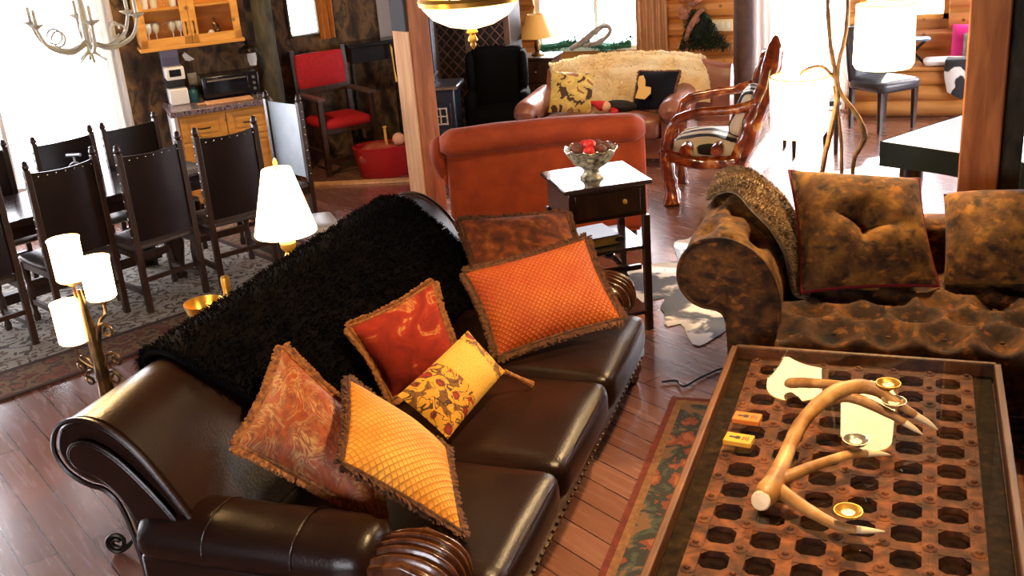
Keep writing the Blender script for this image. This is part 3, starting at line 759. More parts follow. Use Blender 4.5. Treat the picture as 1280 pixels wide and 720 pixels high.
# ------------------------------------------------------------------ antler candle holder
an = thing('antler_candle_holder', 'forked antler candle holder with four metal cups lying on the glass table', 'candle holder', (-.1, 3.5, ZT))
A_ = MB()
A_.tube([(-.325, 3.13, .49), (-.303, 3.171, .498), (-.272, 3.342, .52), (-.234, 3.561, .55), (-.159, 3.71, .57), (-.066, 3.766, .572), (.069, 3.697, .552), (.13, 3.672, .53)], [.034, .042, .028, .024, .023, .022, .017, .013], 12, 6, wob=.10)
A_.tube([(-.275, 3.32, .52), (-.245, 3.48, .545), (-.204, 3.604, .575), (-.118, 3.744, .60), (-.005, 3.804, .60), (.095, 3.734, .578), (.17, 3.715, .54)], [.02, .024, .026, .030, .027, .018, .013], 12, 6, wob=.10)
A_.tube([(-.005, 3.804, .60), (-.123, 3.874, .565), (-.228, 3.97, .52), (-.301, 4.03, .485), (-.315, 4.045, .478)], [.022, .023, .024, .026, .020], 12, 5, wob=.08, flat=.8)
A_.tube([(-.288, 3.226, .50), (-.188, 3.303, .52), (-.061, 3.41, .525), (0, 3.45, .515)], [.024, .020, .016, .013], 10, 5, wob=.08)
A_.tube([(-.275, 3.19, .49), (-.16, 3.093, .478), (-.07, 3.039, .472), (-.02, 3.035, .47)], [.028, .021, .017, .014], 10, 5, wob=.08)
A_.build('antler', ANTLER, an, angle=180)
for pp_ in ([(.125, 3.674, .532), (.16, 3.662, .515), (.19, 3.650, .50)], [(.165, 3.716, .542), (.21, 3.706, .52), (.242, 3.695, .50)], [(-.005, 3.448, .515), (.04, 3.475, .505), (.08, 3.49, .495)], [(-.025, 3.035, .47), (.02, 3.04, .468), (.066, 3.048, .466)]):
    MB().tube(pp_, [.0135, .010, .002], 10, 4).build('tine_tip', ANTLERTIP, an, angle=180)
MB().lathe([(1e-5, 0), (.03, 0), (.034, .006), (.03, .012), (1e-5, .014)], (-.325, 3.118, .488), 16, Matrix.Rotation(math.radians(70), 4, 'X') @ Matrix.Rotation(math.radians(-12), 4, 'Y')).build('sawn_burr', ANTLERTIP, an)
for cx, cy, cz in ((.066, 3.802, .60), (.087, 3.715, .572), (-.037, 3.445, .545), (-.047, 3.055, .50)):
    MB().lathe([(1e-5, -.004), (.014, -.004), (.018, .004), (.036, .016), (.043, .026), (.045, .026), (.037, .012), (.02, .004), (1e-5, .003)], (cx, cy, cz), 22).build('candle_cup', BRASS if cx < .06 and cy < 3.2 or cy > 3.78 else SILVER, an)
    t = thing('tealight', {0: 'tealight in the farthest antler cup', 1: 'tealight in the cup over the upper antler beam', 2: 'tealight in the middle antler cup', 3: 'tealight in the nearest low antler cup'}[[3.802, 3.715, 3.445, 3.055].index(cy)], 'candle', (cx, cy, cz + .006), 0, 'tealights on the antler holder')
    MB().lathe([(.019, 0), (.021, .012), (.020, .012), (.019, .009), (1e-5, .009)], (0, 0, 0), 16).build('tin', SILVER, t, world=False)
    MB().lathe([(.0185, .004), (.0185, .0098), (1e-5, .0098)], (0, 0, 0), 16).build('wax', CORK, t, world=False)

# power cord
cd = MB().tube([(-1.02, 4.90, .014), (-.95, 4.93, .012), (-.9, 4.86, .018), (-.84, 4.98, .012), (-.76, 5.10, .01), (-.66, 5.2, .008), (-.6, 5.6, .008)], .006, 8, 6).build('power_cord', BLACKE, None)
setprops(cd, 'thin black cord curling over the floor between leather sofa and coffee table', 'cord')

# ------------------------------------------------------------------ tapestry sofa
ps = thing('tufted_sofa', 'tufted brown and gold tapestry sofa with scrolled arm, facing the coffee table', 'sofa', (.6, 5.2, 0))
ARM = [(-.42, .1), (-.415, .45), (-.42, .58), (-.46, .70), (-.53, .79), (-.62, .845), (-.71, .858), (-.80, .835), (-.865, .77), (-.89, .69), (-.878, .61), (-.83, .545), (-.77, .515), (-.71, .505), (-.665, .46), (-.65, .3), (-.65, .1)]
ap, _ = catmull([V((x, 0, z)) for x, z in ARM], [0] * len(ARM), 4)
def scroll_arm(mir):
    X = (lambda x: x) if not mir else (lambda x: 1.58 - x)
    mb = MB(); K = len(ap)
    def f(u, v):
        i = min(K - 2, int(u * (K - 1))); k = u * (K - 1) - i; p = ap[i].lerp(ap[i + 1], k)
        tg = (ap[i + 1] - ap[i]).normalized(); n = V((tg.z, 0, -tg.x)) * (1)
        y = 4.74 + 1.02 * v; s = u * 26
        tuft = 0
        if .16 < u < .62:   # diamond tufts over the roll
            tuft = -.055 * max(0, math.cos(s * PI / 2.2) * math.cos(v * PI * 5)) ** 2 - .012 * abs(math.sin(s * .7)) ** 6
        rise = .05 * v * max(0, min(1, (p.z - .5) / .3))
        q = V((p.x, y, p.z + rise)) + n * tuft
        q.x = X(q.x); return q
    mb.grid(f, 110, 44)
    mb.build('arm', TAPESTRY_GOLD, ps, angle=180)
    fp = MB(); c = V((-.66, 0, .62))
    def g(u, v):
        p = ap[min(K - 1, int(u * (K - 1) + .5))] if u < 1 else ap[0]
        q = c.lerp(p, v * .985 if v < 1 else 1.0); dome = .045 * (1 - v ** 3)
        if q.z < .3: dome *= .6
        return V((X(q.x), 4.74 - dome, q.z))
    fp.grid(g, 66, 8)
    fp.build('arm_front', TAPESTRY, ps, angle=180)
    MB().tube([(X(p.x), 4.735, p.z) for p in ap], .010, 6).build('arm_welt', TAPESTRY, ps)
scroll_arm(False); scroll_arm(True)
sb = MB()
BT = [(-.40 + .235 * (i + (.5 if j % 2 else 0)), 4.66 + .19 * j) for i in range(11) for j in range(6)]
def seat(u, v):
    x = -.42 + 2.42 * u; t = v * 1.22
    if t < .14: y = 4.58 - .0 + 0 * t; z = .30 + .10 * (t / .14); y -= .02 * math.sin(PI * t / .14 / 2)
    else:
        s = (t - .14) / (1.22 - .14); y = 4.56 + 1.06 * s; z = .40 + .07 * min(1, s * 9) ** .5
    d = min((x - bx) ** 2 + (y - by) ** 2 for bx, by in BT)
    z += .085 * min(1, d / .0135) ** .55 - .066
    return V((min(x, 2.0), y, z))
sb.grid(seat, 150, 70)
sb.build('tufted_seat', TAPESTRY, ps, angle=180)
bt = MB()
for bx, by in BT:
    if -.36 < bx < 1.95 and by < 5.5: bt.ball((bx, by, .442), .013, 6, (1, 1, .5))
bt.build('seat_buttons', TAPESTRY, ps)['kind'] = 'stuff'
MB().box((-.44, 4.62, .1), (2.0, 5.7, .31)).build('base_rail', TAPESTRY, ps, bevel=.015)
MB().cushion((-.46, 5.56, .3), (2.04, 5.76, .70), 14, .01, .06, .01).build('back', TAPESTRY, ps, merge=True, angle=180)
for x in (-.55, 2.13):
    for y in (4.82, 5.66): MB().lathe([(.025, 0), (.04, .02), (.04, .06), (.05, .105)], (x, y, 0), 12).build('foot', CARVED, ps)
pillow('back_cushion', 'big tapestry back cushion with button centre and red piping, beside the faux fur blanket', [(-.333, 4.99, .51), (.300, 5.18, .50), (.191, 5.53, .94), (-.447, 5.53, .98)], .32, TAPESTRY_GOLD, None, 0, 0, .06, 'cushion', None, RED_PIPING, .5, 44, .5)
pillow('back_cushion', 'tapestry back cushion at the right end of the tufted sofa, cut by the frame', [(.320, 5.202, .50), (.905, 5.202, .52), (.89, 5.596, .865), (.314, 5.596, .845)], .32, TAPESTRY_GOLD, None, 0, 0, .03, 'cushion', None, None, 0, 30, .45)
pillow('back_cushion', 'tapestry back cushion out of frame on the tufted sofa', [(.93, 5.21, .50), (1.55, 5.20, .52), (1.54, 5.58, .9), (.93, 5.59, .9)], .24, TAPESTRY, None, 0, 0, .02)  if False else None
drape('fur_blanket', 'brown faux fur blanket thrown over the scrolled arm of the tufted sofa', 'throw',
      [(-.845, .845), (-.79, .895), (-.70, .92), (-.60, .90), (-.50, .83), (-.43, .72), (-.40, .6), (-.375, .495), (-.30, .48)],
      lambda t: 5.40 - .37 * min(1, t / .42) - .06 * t + .02 * math.sin(t * 9), lambda t: 5.80 - .42 * t, THROW, (-.65, 5.4, .7), .016, 44, 50, 9000, .026, wave=.011, seed=9, thick=.008, blade=.0025)

# ------------------------------------------------------------------ twig floor lamp behind the tufted sofa
tl = thing('floor_lamp', 'branching twig floor lamp with two lit white shades behind the tufted sofa', 'lamp', (-.2, 6.02, 0))
MB().tube([(-.36, 6.12, .01), (-.33, 6.05, .4), (-.302, 6.0, .85), (-.262, 6.0, 1.08), (-.235, 6.0, 1.25), (-.25, 6.0, 1.40), (-.277, 6.0, 1.55), (-.296, 6.0, 1.8), (-.25, 6.0, 2.0)], [.022, .019, .013, .016, .014, .013, .012, .011, .007], 8, 5, wob=.35).build('branch', plain('twig_bark', (.055, .026, .011), .7, c2=(.15, .075, .03), nscale=25, bumpk=.3), tl)
TW = MATS['twig_bark']
MB().tube([(-.02, 6.15, .01), (-.10, 6.06, .4), (-.14, 6.0, .86), (-.10, 6.0, 1.0), (-.085, 6.0, 1.06), (-.13, 6.0, 1.17), (-.22, 6.0, 1.30), (-.235, 6.0, 1.42), (-.2, 6.0, 1.62), (-.195, 6.0, 1.8)], [.022, .018, .011, .015, .018, .013, .011, .011, .010, .008], 8, 5, wob=.4).build('branch', TW, tl)
MB().tube([(-.24, 5.85, .01), (-.22, 5.95, .3), (-.20, 6.0, .85), (-.215, 6.0, 1.1), (-.255, 6.0, 1.33)], [.018, .015, .010, .009, .008], 8, 5, wob=.4).build('branch', TW, tl)
MB().tube([(-.25, 6.0, 1.37), (-.32, 5.98, 1.44), (-.40, 5.95, 1.43), (-.43, 5.95, 1.40)], [.010, .009, .008, .006], 8, 4, wob=.3).build('arm', TW, tl)
MB().tube([(-.195, 6.0, 1.79), (-.12, 6.03, 1.84), (-.03, 6.05, 1.82), (-.01, 6.05, 1.77)], [.009, .008, .007, .006], 8, 4, wob=.3).build('arm', TW, tl)
for c, r0, r1, h in (((-.43, 5.95, 1.07), .148, .162, .325), ((-.005, 6.05, 1.415), .158, .15, .335)):
    sh = MB().lathe([(r0 * .90, 0), (r0, .025), (r0 + (r1 - r0) * .5, h * .5), (r1, h - .01), (r1 - .006, h), (r1 - .012, h - .01), (r0 - .012, .03), (r0 * .90, 0)], c, 32).build('lamp_shade', SHADE_W, tl)
    MB().lathe([(r1 - .01, 0), (r1 + .002, .004), (r1 - .01, .008), (r1 - .01, 0)], (c[0], c[1], c[2] + h - .006), 28).build('trim_ring', BRASS, sh)
    MB().lathe([(1e-5, 0), (.02, .01), (.032, .05), (.02, .09), (1e-5, .1)], (c[0], c[1], c[2] + .12), 12).build('bulb', SHADE_W, sh)

# ------------------------------------------------------------------ iron three light lamp behind the leather sofa
il = thing('floor_lamp', 'iron floor lamp with three glowing candle shades left of the leather sofa', 'lamp', (-2.83, 3.0, 0))
MB().tube([(-2.83, 3, .02), (-2.83, 3, .3), (-2.825, 3, .55), (-2.83, 3, .88), (-2.845, 3.0, 1.17)], [.03, .022, .03, .026, .008], 10, 5, wob=.15).build('stem', BRONZE, il)
for a in (0, 1, 2):
    t = 2 * PI * a / 3 + PI + .35; dx, dy = math.cos(t), math.sin(t)
    sp = []
    for k in range(18):
        q = k / 17; rr = .045 * (1 - q * .75); an_ = -PI / 2 + q * 3.4 * PI
        sp.append((-2.83 + dx * (.10 + rr * math.cos(an_)), 3 + dy * (.10 + rr * math.cos(an_)), .055 + rr * math.sin(an_)))
    MB().tube([(-2.83, 3, .10), (-2.83 + dx * .06, 3 + dy * .06, .03)] + sp, .010, 8, 2).build('scroll_foot', IRON, il)
for (ox, oy, z, col) in ((-.075, -.02, .955, 0), (-.035, .0, 1.205, 1), (.030, .06, 1.11, 2)):
    cx, cy = -2.83 + ox, 3 + oy
    MB().tube([(-2.83, 3, .84), (-2.83 + ox * .5, 3 + oy * .5, z - .10), (cx, cy, z - .06), (cx, cy, z)], [.009, .008, .007, .006], 8, 4).build('arm', BRONZE, il)
    MB().lathe([(.012, -.02), (.03, -.008), (.05, .0), (.052, .004), (1e-5, .004)], (cx, cy, z), 16).build('drip_pan', BRONZE, il)
    MB().lathe([(.050, 0), (.056, .006), (.057, .15), (.060, .162), (.055, .16), (.053, .006)], (cx, cy, z + .004), 22).build('glass_shade', SHADE_G, il)
for (dx, dz, s) in ((.07, .88, 1), (-.07, .86, -1), (.06, 1.0, 1), (-.045, .80, -1), (.045, .80, 1)):
    sp = []
    for k in range(16):
        q = k / 15; rr = .035 * (1 - .8 * q); an_ = PI * (1 if s > 0 else 0) - s * q * 3 * PI
        sp.append((-2.83 + dx + rr * math.cos(an_), 3 + .03 * s * q, dz + rr * math.sin(an_)))
    MB().tube([(-2.83, 3, dz - .08), (-2.83 + dx * .3, 3, dz - .03)] + sp, .006, 6, 2).build('scroll', BRONZE, il)

# ------------------------------------------------------------------ sofa table with lamp, bottle and bowl
st = thing('console_table', 'narrow dark table standing behind the black fur throw, carrying the cone lamp', 'table', (-2.82, 4.15, 0))
MB().box((-3.0, 3.5, .59), (-2.64, 4.8, .62)).build('top', DARKW, st, bevel=.004)
MB().box((-2.97, 3.53, .52), (-2.67, 4.77, .59)).build('apron', DARKW, st)
for x in (-2.965, -2.675):
    for y in (3.54, 4.76): MB().box((x - .02, y - .02, 0.0), (x + .02, y + .02, .53)).build('leg', DARKW, st, bevel=.003)
lp = thing('table_lamp', 'brass table lamp with glowing white cone shade behind the leather sofa', 'lamp', (-2.77, 4.36, .62))
MB().lathe([(.07, 0), (.075, .012), (.05, .025), (.02, .045), (.016, .09), (.035, .13), (.045, .17), (.03, .21), (.018, .235), (.038, .26), (.04, .285), (.02, .30), (.012, .33), (1e-5, .34)], (-2.77, 4.36, .62), 22).build('base', BRASS, lp)
MB().lathe([(.152, 0), (.155, .004), (.072, .325), (.068, .326), (.148, .006), (.152, 0)], (-2.77, 4.36, .955), 32).build('lamp_shade', SHADE_T, lp)
MB().lathe([(.006, 0), (.006, .02), (.012, .035), (.006, .055), (1e-5, .06)], (-2.77, 4.36, 1.275), 10).build('finial', BRASS, lp)
bo = thing('bottle', 'gold foil bottle standing behind the black fur throw', 'bottle', (-2.74, 3.76, .62))
GOLD = plain('gold_foil', (.85, .50, .10), .28, .9, c2=(.7, .38, .06), nscale=30)
MB().lathe([(.040, 0), (.042, .01), (.042, .16), (.034, .20), (.018, .245), (.016, .30), (.018, .302), (.018, .325), (1e-5, .328)], (-2.74, 3.76, .62), 20).build('glass_body', GOLD, bo)
MB().lathe([(.0195, .275), (.0205, .28), (.0205, .315), (.0195, .32)], (-2.74, 3.76, .62), 16).build('foil_collar', BRASS, bo)
bw = thing('bowl', 'small gold footed bowl beside the gold bottle behind the sofa', 'bowl', (-2.80, 3.66, .62))
MB().lathe([(.05, 0), (.05, .008), (.02, .03), (.018, .12), (.04, .16), (.075, .20), (.088, .24), (.09, .24), (.078, .198), (.03, .165), (1e-5, .16)], (-2.80, 3.66, .62), 24).build('cup', GOLD, bw)

# ------------------------------------------------------------------ rust velvet loveseat seen from behind
LA_ = V((-2.92, 6.69, 0)); LB_ = V((-1.57, 7.23, 0)); ang = math.atan2(LB_.y - LA_.y, LB_.x - LA_.x); Lc = (LA_ + LB_) / 2; LW = (LB_ - LA_).length
ls = thing('velvet_loveseat', 'rust orange velvet loveseat turned with its back to the camera', 'loveseat', tuple(Lc), ang)
h = LW / 2
MB().cushion((-h + .05, 0, .1), (h - .0, .16, .80), 12, .0, .03, .01).build('back', RUST_VELVET, ls, world=False, merge=True, angle=180)
rl = MB()
def roll(u, v):
    t = 2 * PI * u; x = -h + .01 + (2 * h - .01) * v; e = min(1, min(v, 1 - v) * 14 + .25) ** .5
    cz = .83 + .025 * math.sin(PI * v); r = .095 * (1 + .05 * noise.noise(V((x * 5, t, 3))))
    z = cz + r * e * math.sin(t) * 1.05
    return V((x, .03 + r * e * 1.25 * math.cos(t), z))
rl.grid(roll, 20, 50, True)
for ring_ in (0, 50): rl.f.append(tuple(ring_ * 20 + i for i in range(20))); rl.m.append(0)
rl.build('back_roll', RUST_VELVET, ls, world=False, angle=180)
for sx in (-1, 1):
    a = MB(); a.tube([(sx * (h - .12), .06, .58), (sx * (h - .12), .5, .60), (sx * (h - .12), .88, .57)], [.11, .12, .12], 16, 3); a.box((sx * (h - .12) - .08, .05, .08), (sx * (h - .12) + .08, .86, .58))
    a.build('arm', RUST_VELVET, ls, world=False, bevel=.01)
MB().tube([(-h + .02, .10, .86), (-h - .005, .08, .80), (-h + .0, .08, .68), (-h + .02, .10, .58)], [.04, .06, .055, .03], 12, 4).build('side_fold', RUST_VELVET, ls, world=False, angle=180)
MB().cushion((-h + .1, .14, .25), (h - .1, .9, .46), 10, .03, .06).build('seat_cushion', RUST_VELVET, ls, world=False, merge=True, angle=180)
MB().box((-h + .05, .03, .07), (h - .05, .84, .26)).build('base_rail', RUST_VELVET, ls, world=False, bevel=.01)
for sx in (-1, 1):
    for y in (.08, .8): MB().lathe([(.022, 0), (.032, .03), (.03, .08)], (sx * (h - .1), y, 0), 12).build('foot', DARKW, ls, world=False)

# ------------------------------------------------------------------ tall side table with shelf and wine rack
sc_, sr = (-1.53, 5.67, 0), math.radians(32.7)
sd = thing('side_table', 'tall dark side table with drawer, open shelf and wine rack beside the leather sofa', 'side table', sc_, sr)
MB().box((-.255, -.245, .88), (.255, .245, .905)).build('top', plain('polished_table_top', (.035, .022, .022), .12, coat=.5), sd, world=False, bevel=.005)
MB().box((-.225, -.215, .70), (.225, .22, .88)).build('drawer_case', DARKW, sd, world=False, bevel=.003)
dr = MB().box((-.19, -.222, .725), (.19, -.212, .86)).build('drawer', DARKW, sd, world=False, bevel=.003)
kb = MB().lathe([(.006, 0), (.006, .012), (.014, .02), (.012, .03), (1e-5, .034)], (.09, -.222, .80), 12, Matrix.Rotation(PI / 2, 4, 'X')).build('knob', BRASS, dr, world=False)
for x in (-.22, .22):
    for y in (-.21, .215): MB().box((x - .02, y - .02, 0), (x + .02, y + .02, .70)).build('leg', DARKW, sd, world=False, bevel=.003)
MB().box((-.23, -.22, .50), (.23, .225, .52)).build('shelf', plain('shelf_polish', (.03, .02, .02), .15, coat=.4), sd, world=False, bevel=.003)
MB().box((-.23, -.22, .10), (.23, .225, .12)).build('shelf', DARKW, sd, world=False, bevel=.003)
rk = MB()
for z in (.377,):
    for y in (-.16, .16):
        rk.box((-.2, y - .012, z - .015), (.2, y + .012, z + .015))
rk.build('bottle_rail', DARKW, sd, world=False)
Ms = Matrix.Translation(V(sc_)) @ rotz(sr)
def placed(x, y, z=0): q = Ms @ V((x, y, z)); return tuple(q)
bk = thing('book', 'thick book with black cover and yellowed pages on the side table shelf', 'book', placed(-.04, -.02, .52), sr + .1)
MB().box((-.15, -.12, .006), (.115, .12, .054)).build('pages', plain('yellowed_pages', (.60, .42, .12), .8), bk, world=False)
cv = MB(); cv.box((-.155, -.125, 0), (.12, .125, .006)); cv.box((-.155, -.125, .054), (.12, .125, .06))
cv.tube([(.118, -.125, .03), (.118, .125, .03)], .03, 12, flat=.5)
cv.build('cover', plain('book_black', (.012, .012, .016), .3), bk, world=False)
GREENG = plain('dark_bottle_glass', (.02, .022, .012), .08, coat=.5)
for k, (bx, lab) in enumerate(((-.09, 'wine bottle with pale foil neck lying in the side table rack, left one'), (.06, 'dark wine bottle lying in the side table rack, right one'))):
    b_ = thing('wine_bottle', lab, 'bottle', placed(bx, 0, .392), sr, 'wine bottles in the rack')
    RX = Matrix.Rotation(PI / 2, 4, 'X')
    MB().lathe([(.030, -.19), (.037, -.18), (.037, .0), (.030, .04), (.015, .08), (.014, .11)], (0, 0, .038), 18, RX).build('body', GREENG, b_, world=False)
    MB().lathe([(.0155, .09), (.0165, .10), (.0165, .185), (.014, .19), (1e-5, .19)], (0, 0, .038), 14, RX).build('foil', plain('lime_foil', (.55, .52, .16), .3, .5) if k == 0 else plain('brown_foil', (.10, .04, .02), .3, .5), b_, world=False)
# potpourri bowl
bc = placed(-.03, -.04, .905)
pb = thing('pedestal_bowl', 'pierced silver pedestal bowl of dried fruit on the tall side table', 'bowl', bc)
MB().lathe([(.065, 0), (.068, .008), (.05, .025), (.042, .045), (.055, .062), (.10, .09), (.132, .135), (.145, .165), (.15, .168), (.146, .172), (.125, .135), (.085, .10), (.03, .085), (1e-5, .082)], (0, 0, 0), 40).build('bowl', PIERCED, pb, world=False, angle=60)
MB().tube([(.147 * math.cos(t), .147 * math.sin(t), .17 + .006 * math.cos(t * 12)) for t in [2 * PI * i / 72 for i in range(73)]], .006, 6).build('beaded_rim', SILVER, pb, world=False)
REDF = plain('red_dried_fruit', (.55, .012, .012), .5); BRF = plain('brown_dried_pod', (.14, .04, .02), .7, c2=(.07, .02, .012), nscale=30, bumpk=.5)
rnd = random.Random(4)
PF = [(0.0, -.01, .190, .036, 1)] + [(.082 * math.cos(a), .082 * math.sin(a), .168, .036, 0) for a in [.4 + 2 * PI * i / 7 for i in range(7)]]
for i, (x, y, z, r, red) in enumerate(PF):
    red = red or i in (3, 6)
    o = MB().ball((0, 0, 0), r, 10, (1, 1, .9)).build('dried_fruit', REDF if red else BRF, None)
    o.location = (bc[0] + x, bc[1] + y, bc[2] + z); o.rotation_euler = (rnd.random(), rnd.random(), 0)
    setprops(o, 'bright red ball on top of the dried fruit bowl' if i == 0 else ('red dried fruit among the pods in the silver bowl' if red else 'dark brown dried pod in the silver bowl'), 'dried fruit', 'red dried fruit in the silver bowl' if red and i else (None if i == 0 else 'brown pods in the silver bowl'))

# ------------------------------------------------------------------ root wood armchair
rc_ = thing('root_armchair', 'rustic armchair of varnished red root wood with zebra hide seat', 'armchair', (-1.3, 8.4, 0))
def rt(name, pts, rad, n=10): return MB().tube(pts, rad, n, 5, wob=.28).build(name, ROOTW, rc_, angle=180)
rt('front_leg', [(-1.56, 8.13, 0), (-1.57, 8.15, .12), (-1.60, 8.15, .3), (-1.60, 8.15, .44)], [.075, .058, .055, .06])
rt('front_leg', [(-1.60, 8.78, 0), (-1.60, 8.76, .2), (-1.58, 8.75, .44)], [.06, .05, .055])
rt('rear_post', [(-1.02, 8.12, 0), (-1.05, 8.13, .2), (-1.02, 8.15, .40), (-.93, 8.18, .65), (-.83, 8.24, .95), (-.79, 8.32, 1.2), (-.78, 8.36, 1.27)], [.07, .065, .075, .08, .075, .055, .02], 12)
rt('rear_post', [(-1.08, 8.78, 0), (-1.06, 8.76, .4), (-.98, 8.72, .8), (-.90, 8.66, 1.1)], [.055, .055, .05, .03])
rt('side_rail', [(-1.60, 8.14, .41), (-1.4, 8.11, .36), (-1.2, 8.12, .345), (-1.03, 8.14, .35)], [.055, .05, .055, .06])
rt('side_rail', [(-1.58, 8.76, .41), (-1.3, 8.78, .38), (-1.06, 8.76, .38)], [.05, .045, .05])
rt('front_rail', [(-1.60, 8.14, .41), (-1.63, 8.45, .41), (-1.58, 8.76, .41)], [.05, .045, .05])
rt('rear_rail', [(-1.03, 8.14, .37), (-1.0, 8.45, .38), (-1.06, 8.76, .38)], [.05, .045, .05])
rt('arm', [(-1.60, 8.15, .43), (-1.57, 8.15, .58), (-1.50, 8.15, .69), (-1.33, 8.15, .74), (-1.1, 8.16, .755), (-.87, 8.18, .80)], [.05, .045, .04, .037, .036, .05])
rt('arm', [(-1.58, 8.75, .43), (-1.57, 8.75, .62), (-1.53, 8.75, .72), (-1.35, 8.75, .77), (-1.15, 8.74, .80), (-.96, 8.72, .85)], [.05, .05, .045, .038, .036, .045])
for k in range(4):
    y = 8.28 + k * .12
    rt('back_spindle', [(-1.0, y, .40), (-.93, y + .02, .7), (-.84, y + .02 * (k % 2), 1.0), (-.80, 8.36 + k * .08, 1.18 - .02 * k)], [.035, .03, .032, .022])
rt('crest_rail', [(-.79, 8.3, 1.2), (-.80, 8.5, 1.16), (-.89, 8.68, 1.10)], [.045, .035, .035])
MB().cushion((-1.57, 8.2, .36), (-1.02, 8.72, .50), 10, .05, .05).build('seat_hide', ZEBRA, rc_, merge=True, angle=180)
MB().cushion((-.5 * .16 , -.24, -.3 * .5), (.08, .24, .22), 8, .0, .06, M=Matrix.Translation((-1.02, 8.45, .66)) @ Matrix.Rotation(math.radians(22), 4, 'Y')).build('back_hide', ZEBRA, rc_, merge=True, angle=180)
for x in (-1.44, -1.2): MB().lathe([(1e-5, -.02), (.045, -.02), (.05, -.01), (.05, .12), (1e-5, .12)], (x, 8.10, .45), 14, Matrix.Rotation(-PI / 2, 4, 'X')).build('log_end', ROOTW, rc_)

# ------------------------------------------------------------------ rose brown leather sofa with sheepskin
bs = thing('leather_sofa', 'worn rose brown leather sofa under the far window with sheepskin over its back', 'sofa', (-2.4, 9.75, 0))
bb = MB()
def bback(u, v):
    # u around the section, v along the length
    x = -3.12 + 1.78 * v; top = .80 + .10 * math.sin(PI * min(1, max(0, v * 1.08 - .02))) ** .7
    prof = [(9.86, .3), (9.90, .55), (9.95, top - .10), (10.0, top - .02), (10.07, top), (10.15, top - .04), (10.18, top - .15), (10.16, .3)]
    k = u * (len(prof) - 1); i = min(len(prof) - 2, int(k)); a, b = prof[i], prof[i + 1]; t = k - i
    return V((x, a[0] + (b[0] - a[0]) * t, a[1] + (b[1] - a[1]) * t))
bb.grid(bback, 28, 30)
for v in (0, 1): bb.f.append(tuple(len(bb.v) + i for i in range(29))); bb.m.append(0); bb.v += [bback(u / 28, v) for u in range(29)]
bb.build('back', PINKLEATHER, bs, angle=60)
for x, nm in ((-3.12, 'arm'), (-1.76, 'arm')):
    a = MB(); a.tube([(x, 9.22, .50), (x, 9.26, .51), (x, 9.6, .515), (x, 9.95, .53)], [.10, .125, .13, .13], 18, 3); a.box((x - .10, 9.25, .08), (x + .10, 10.0, .5))
    a.build(nm, PINKLEATHER, bs, bevel=.008)
    MB().lathe([(1e-5, -.012), (.06, -.01), (.09, 0), (.09, .03)], (x, 9.215, .50), 18, Matrix.Rotation(-PI / 2, 4, 'X')).build('arm_disc', PINKLEATHER, bs)
for a, b in ((-3.0, -2.445), (-2.435, -1.88)): MB().cushion((a, 9.22, .26), (b, 9.9, .46), 8, .03, .06).build('seat_cushion', PINKLEATHER, bs, merge=True, angle=180)
MB().box((-3.05, 9.28, .08), (-1.70, 10.1, .27)).build('base_rail', PINKLEATHER, bs, bevel=.01)
for x in (-3.1, -1.74):
    for y in (9.3, 10.05): MB().lathe([(.025, 0), (.035, .04), (.035, .085)], (x, y, 0), 10).build('foot', DARKW, bs)
sk_root = thing('sheepskin', 'cream sheepskin spread over the back of the rose brown sofa', 'throw', (-2.35, 10.0, .8))
def skin(u, v, o):
    t = .10 + .78 * v; x0 = .02 + .02 * math.sin(v * 7); x1 = .90 + .05 * math.cos(v * 5) - .05 * (1 - v)
    vv = x0 + (x1 - x0) * u; a = bback(t, vv); b = bback(min(1, t + .02), vv); tg = (b - a).normalized(); n = V((0, -tg.z, tg.y))
    return a + n * (o + .014 * noise.noise(a * 11)), n
smb = MB(); smb.grid(lambda u, v: skin(u, v, .035)[0], 60, 40); smb.grid(lambda u, v: skin(u, v, .012)[0], 60, 40)
smb.build('hide', SHEEP, sk_root, angle=180)
fb = MB()
def sm(r):
    u, v = r.random(), r.random()
    if r.random() < .15: u = r.choice((0, 1))
    return skin(u, v, .035)
furblades(fb, sm, 9000, .020, .006, .2, 3, .9)
fb.build('wool', SHEEP, sk_root, smooth=False)['kind'] = 'stuff'
PCH = ramped('yellow_patch_picture', [(.3, (.05, .02, .01)), (.42, (.50, .36, .10)), (.52, (.62, .46, .14)), (.6, (.28, .12, .04)), (.7, (.42, .34, .12))], 8, .8, 3, .6, kind='UV', interp='CONSTANT', bumpk=0)
pillow('throw_pillow', 'square yellow and brown picture pillow on the left of the rose brown sofa', [(-2.94, 9.36, .50), (-2.555, 9.44, .475), (-2.555, 9.67, .80), (-2.945, 9.59, .845)], .14, PCH, None, 0, 0, .03)
bp_ = pillow('throw_pillow', 'dark navy pillow with a pale bird figure on the right of the rose brown sofa', [(-2.176, 9.489, .475), (-1.80, 9.381, .50), (-1.745, 9.611, .815), (-2.15, 9.737, .80)], .14, plain('navy_cloth', (.006, .007, .013), .9, spec=.1), FRINGE_B, .02, 500, .03)
fig = MB(); c0, cu, cv_ = V((-2.13, 9.455, .58)), V((.36, -.11, .01)).normalized(), V((.03, .24, .31)).normalized()
nn_ = cu.cross(cv_).normalized()
out = [(.02, .0), (.12, -.01), (.17, .05), (.16, .11), (.10, .12), (.09, .18), (.06, .23), (.02, .22), (.015, .16), (.035, .10)]
fig.add([c0 + cu * a + cv_ * b - nn_ * -.055 for a, b in out] + [c0 + cu * a + cv_ * b - nn_ * -.050 for a, b in out], [tuple(range(10)), tuple(range(19, 9, -1))] + [(i, (i + 1) % 10, 10 + (i + 1) % 10, 10 + i) for i in range(10)])
fig.build('bird_motif', plain('ochre_motif', (.62, .40, .14), .8), bp_)
dl = thing('soft_toy', 'small red and black soft toy lying between the pillows on the rose brown sofa', 'soft toy', (-2.34, 9.5, .49))
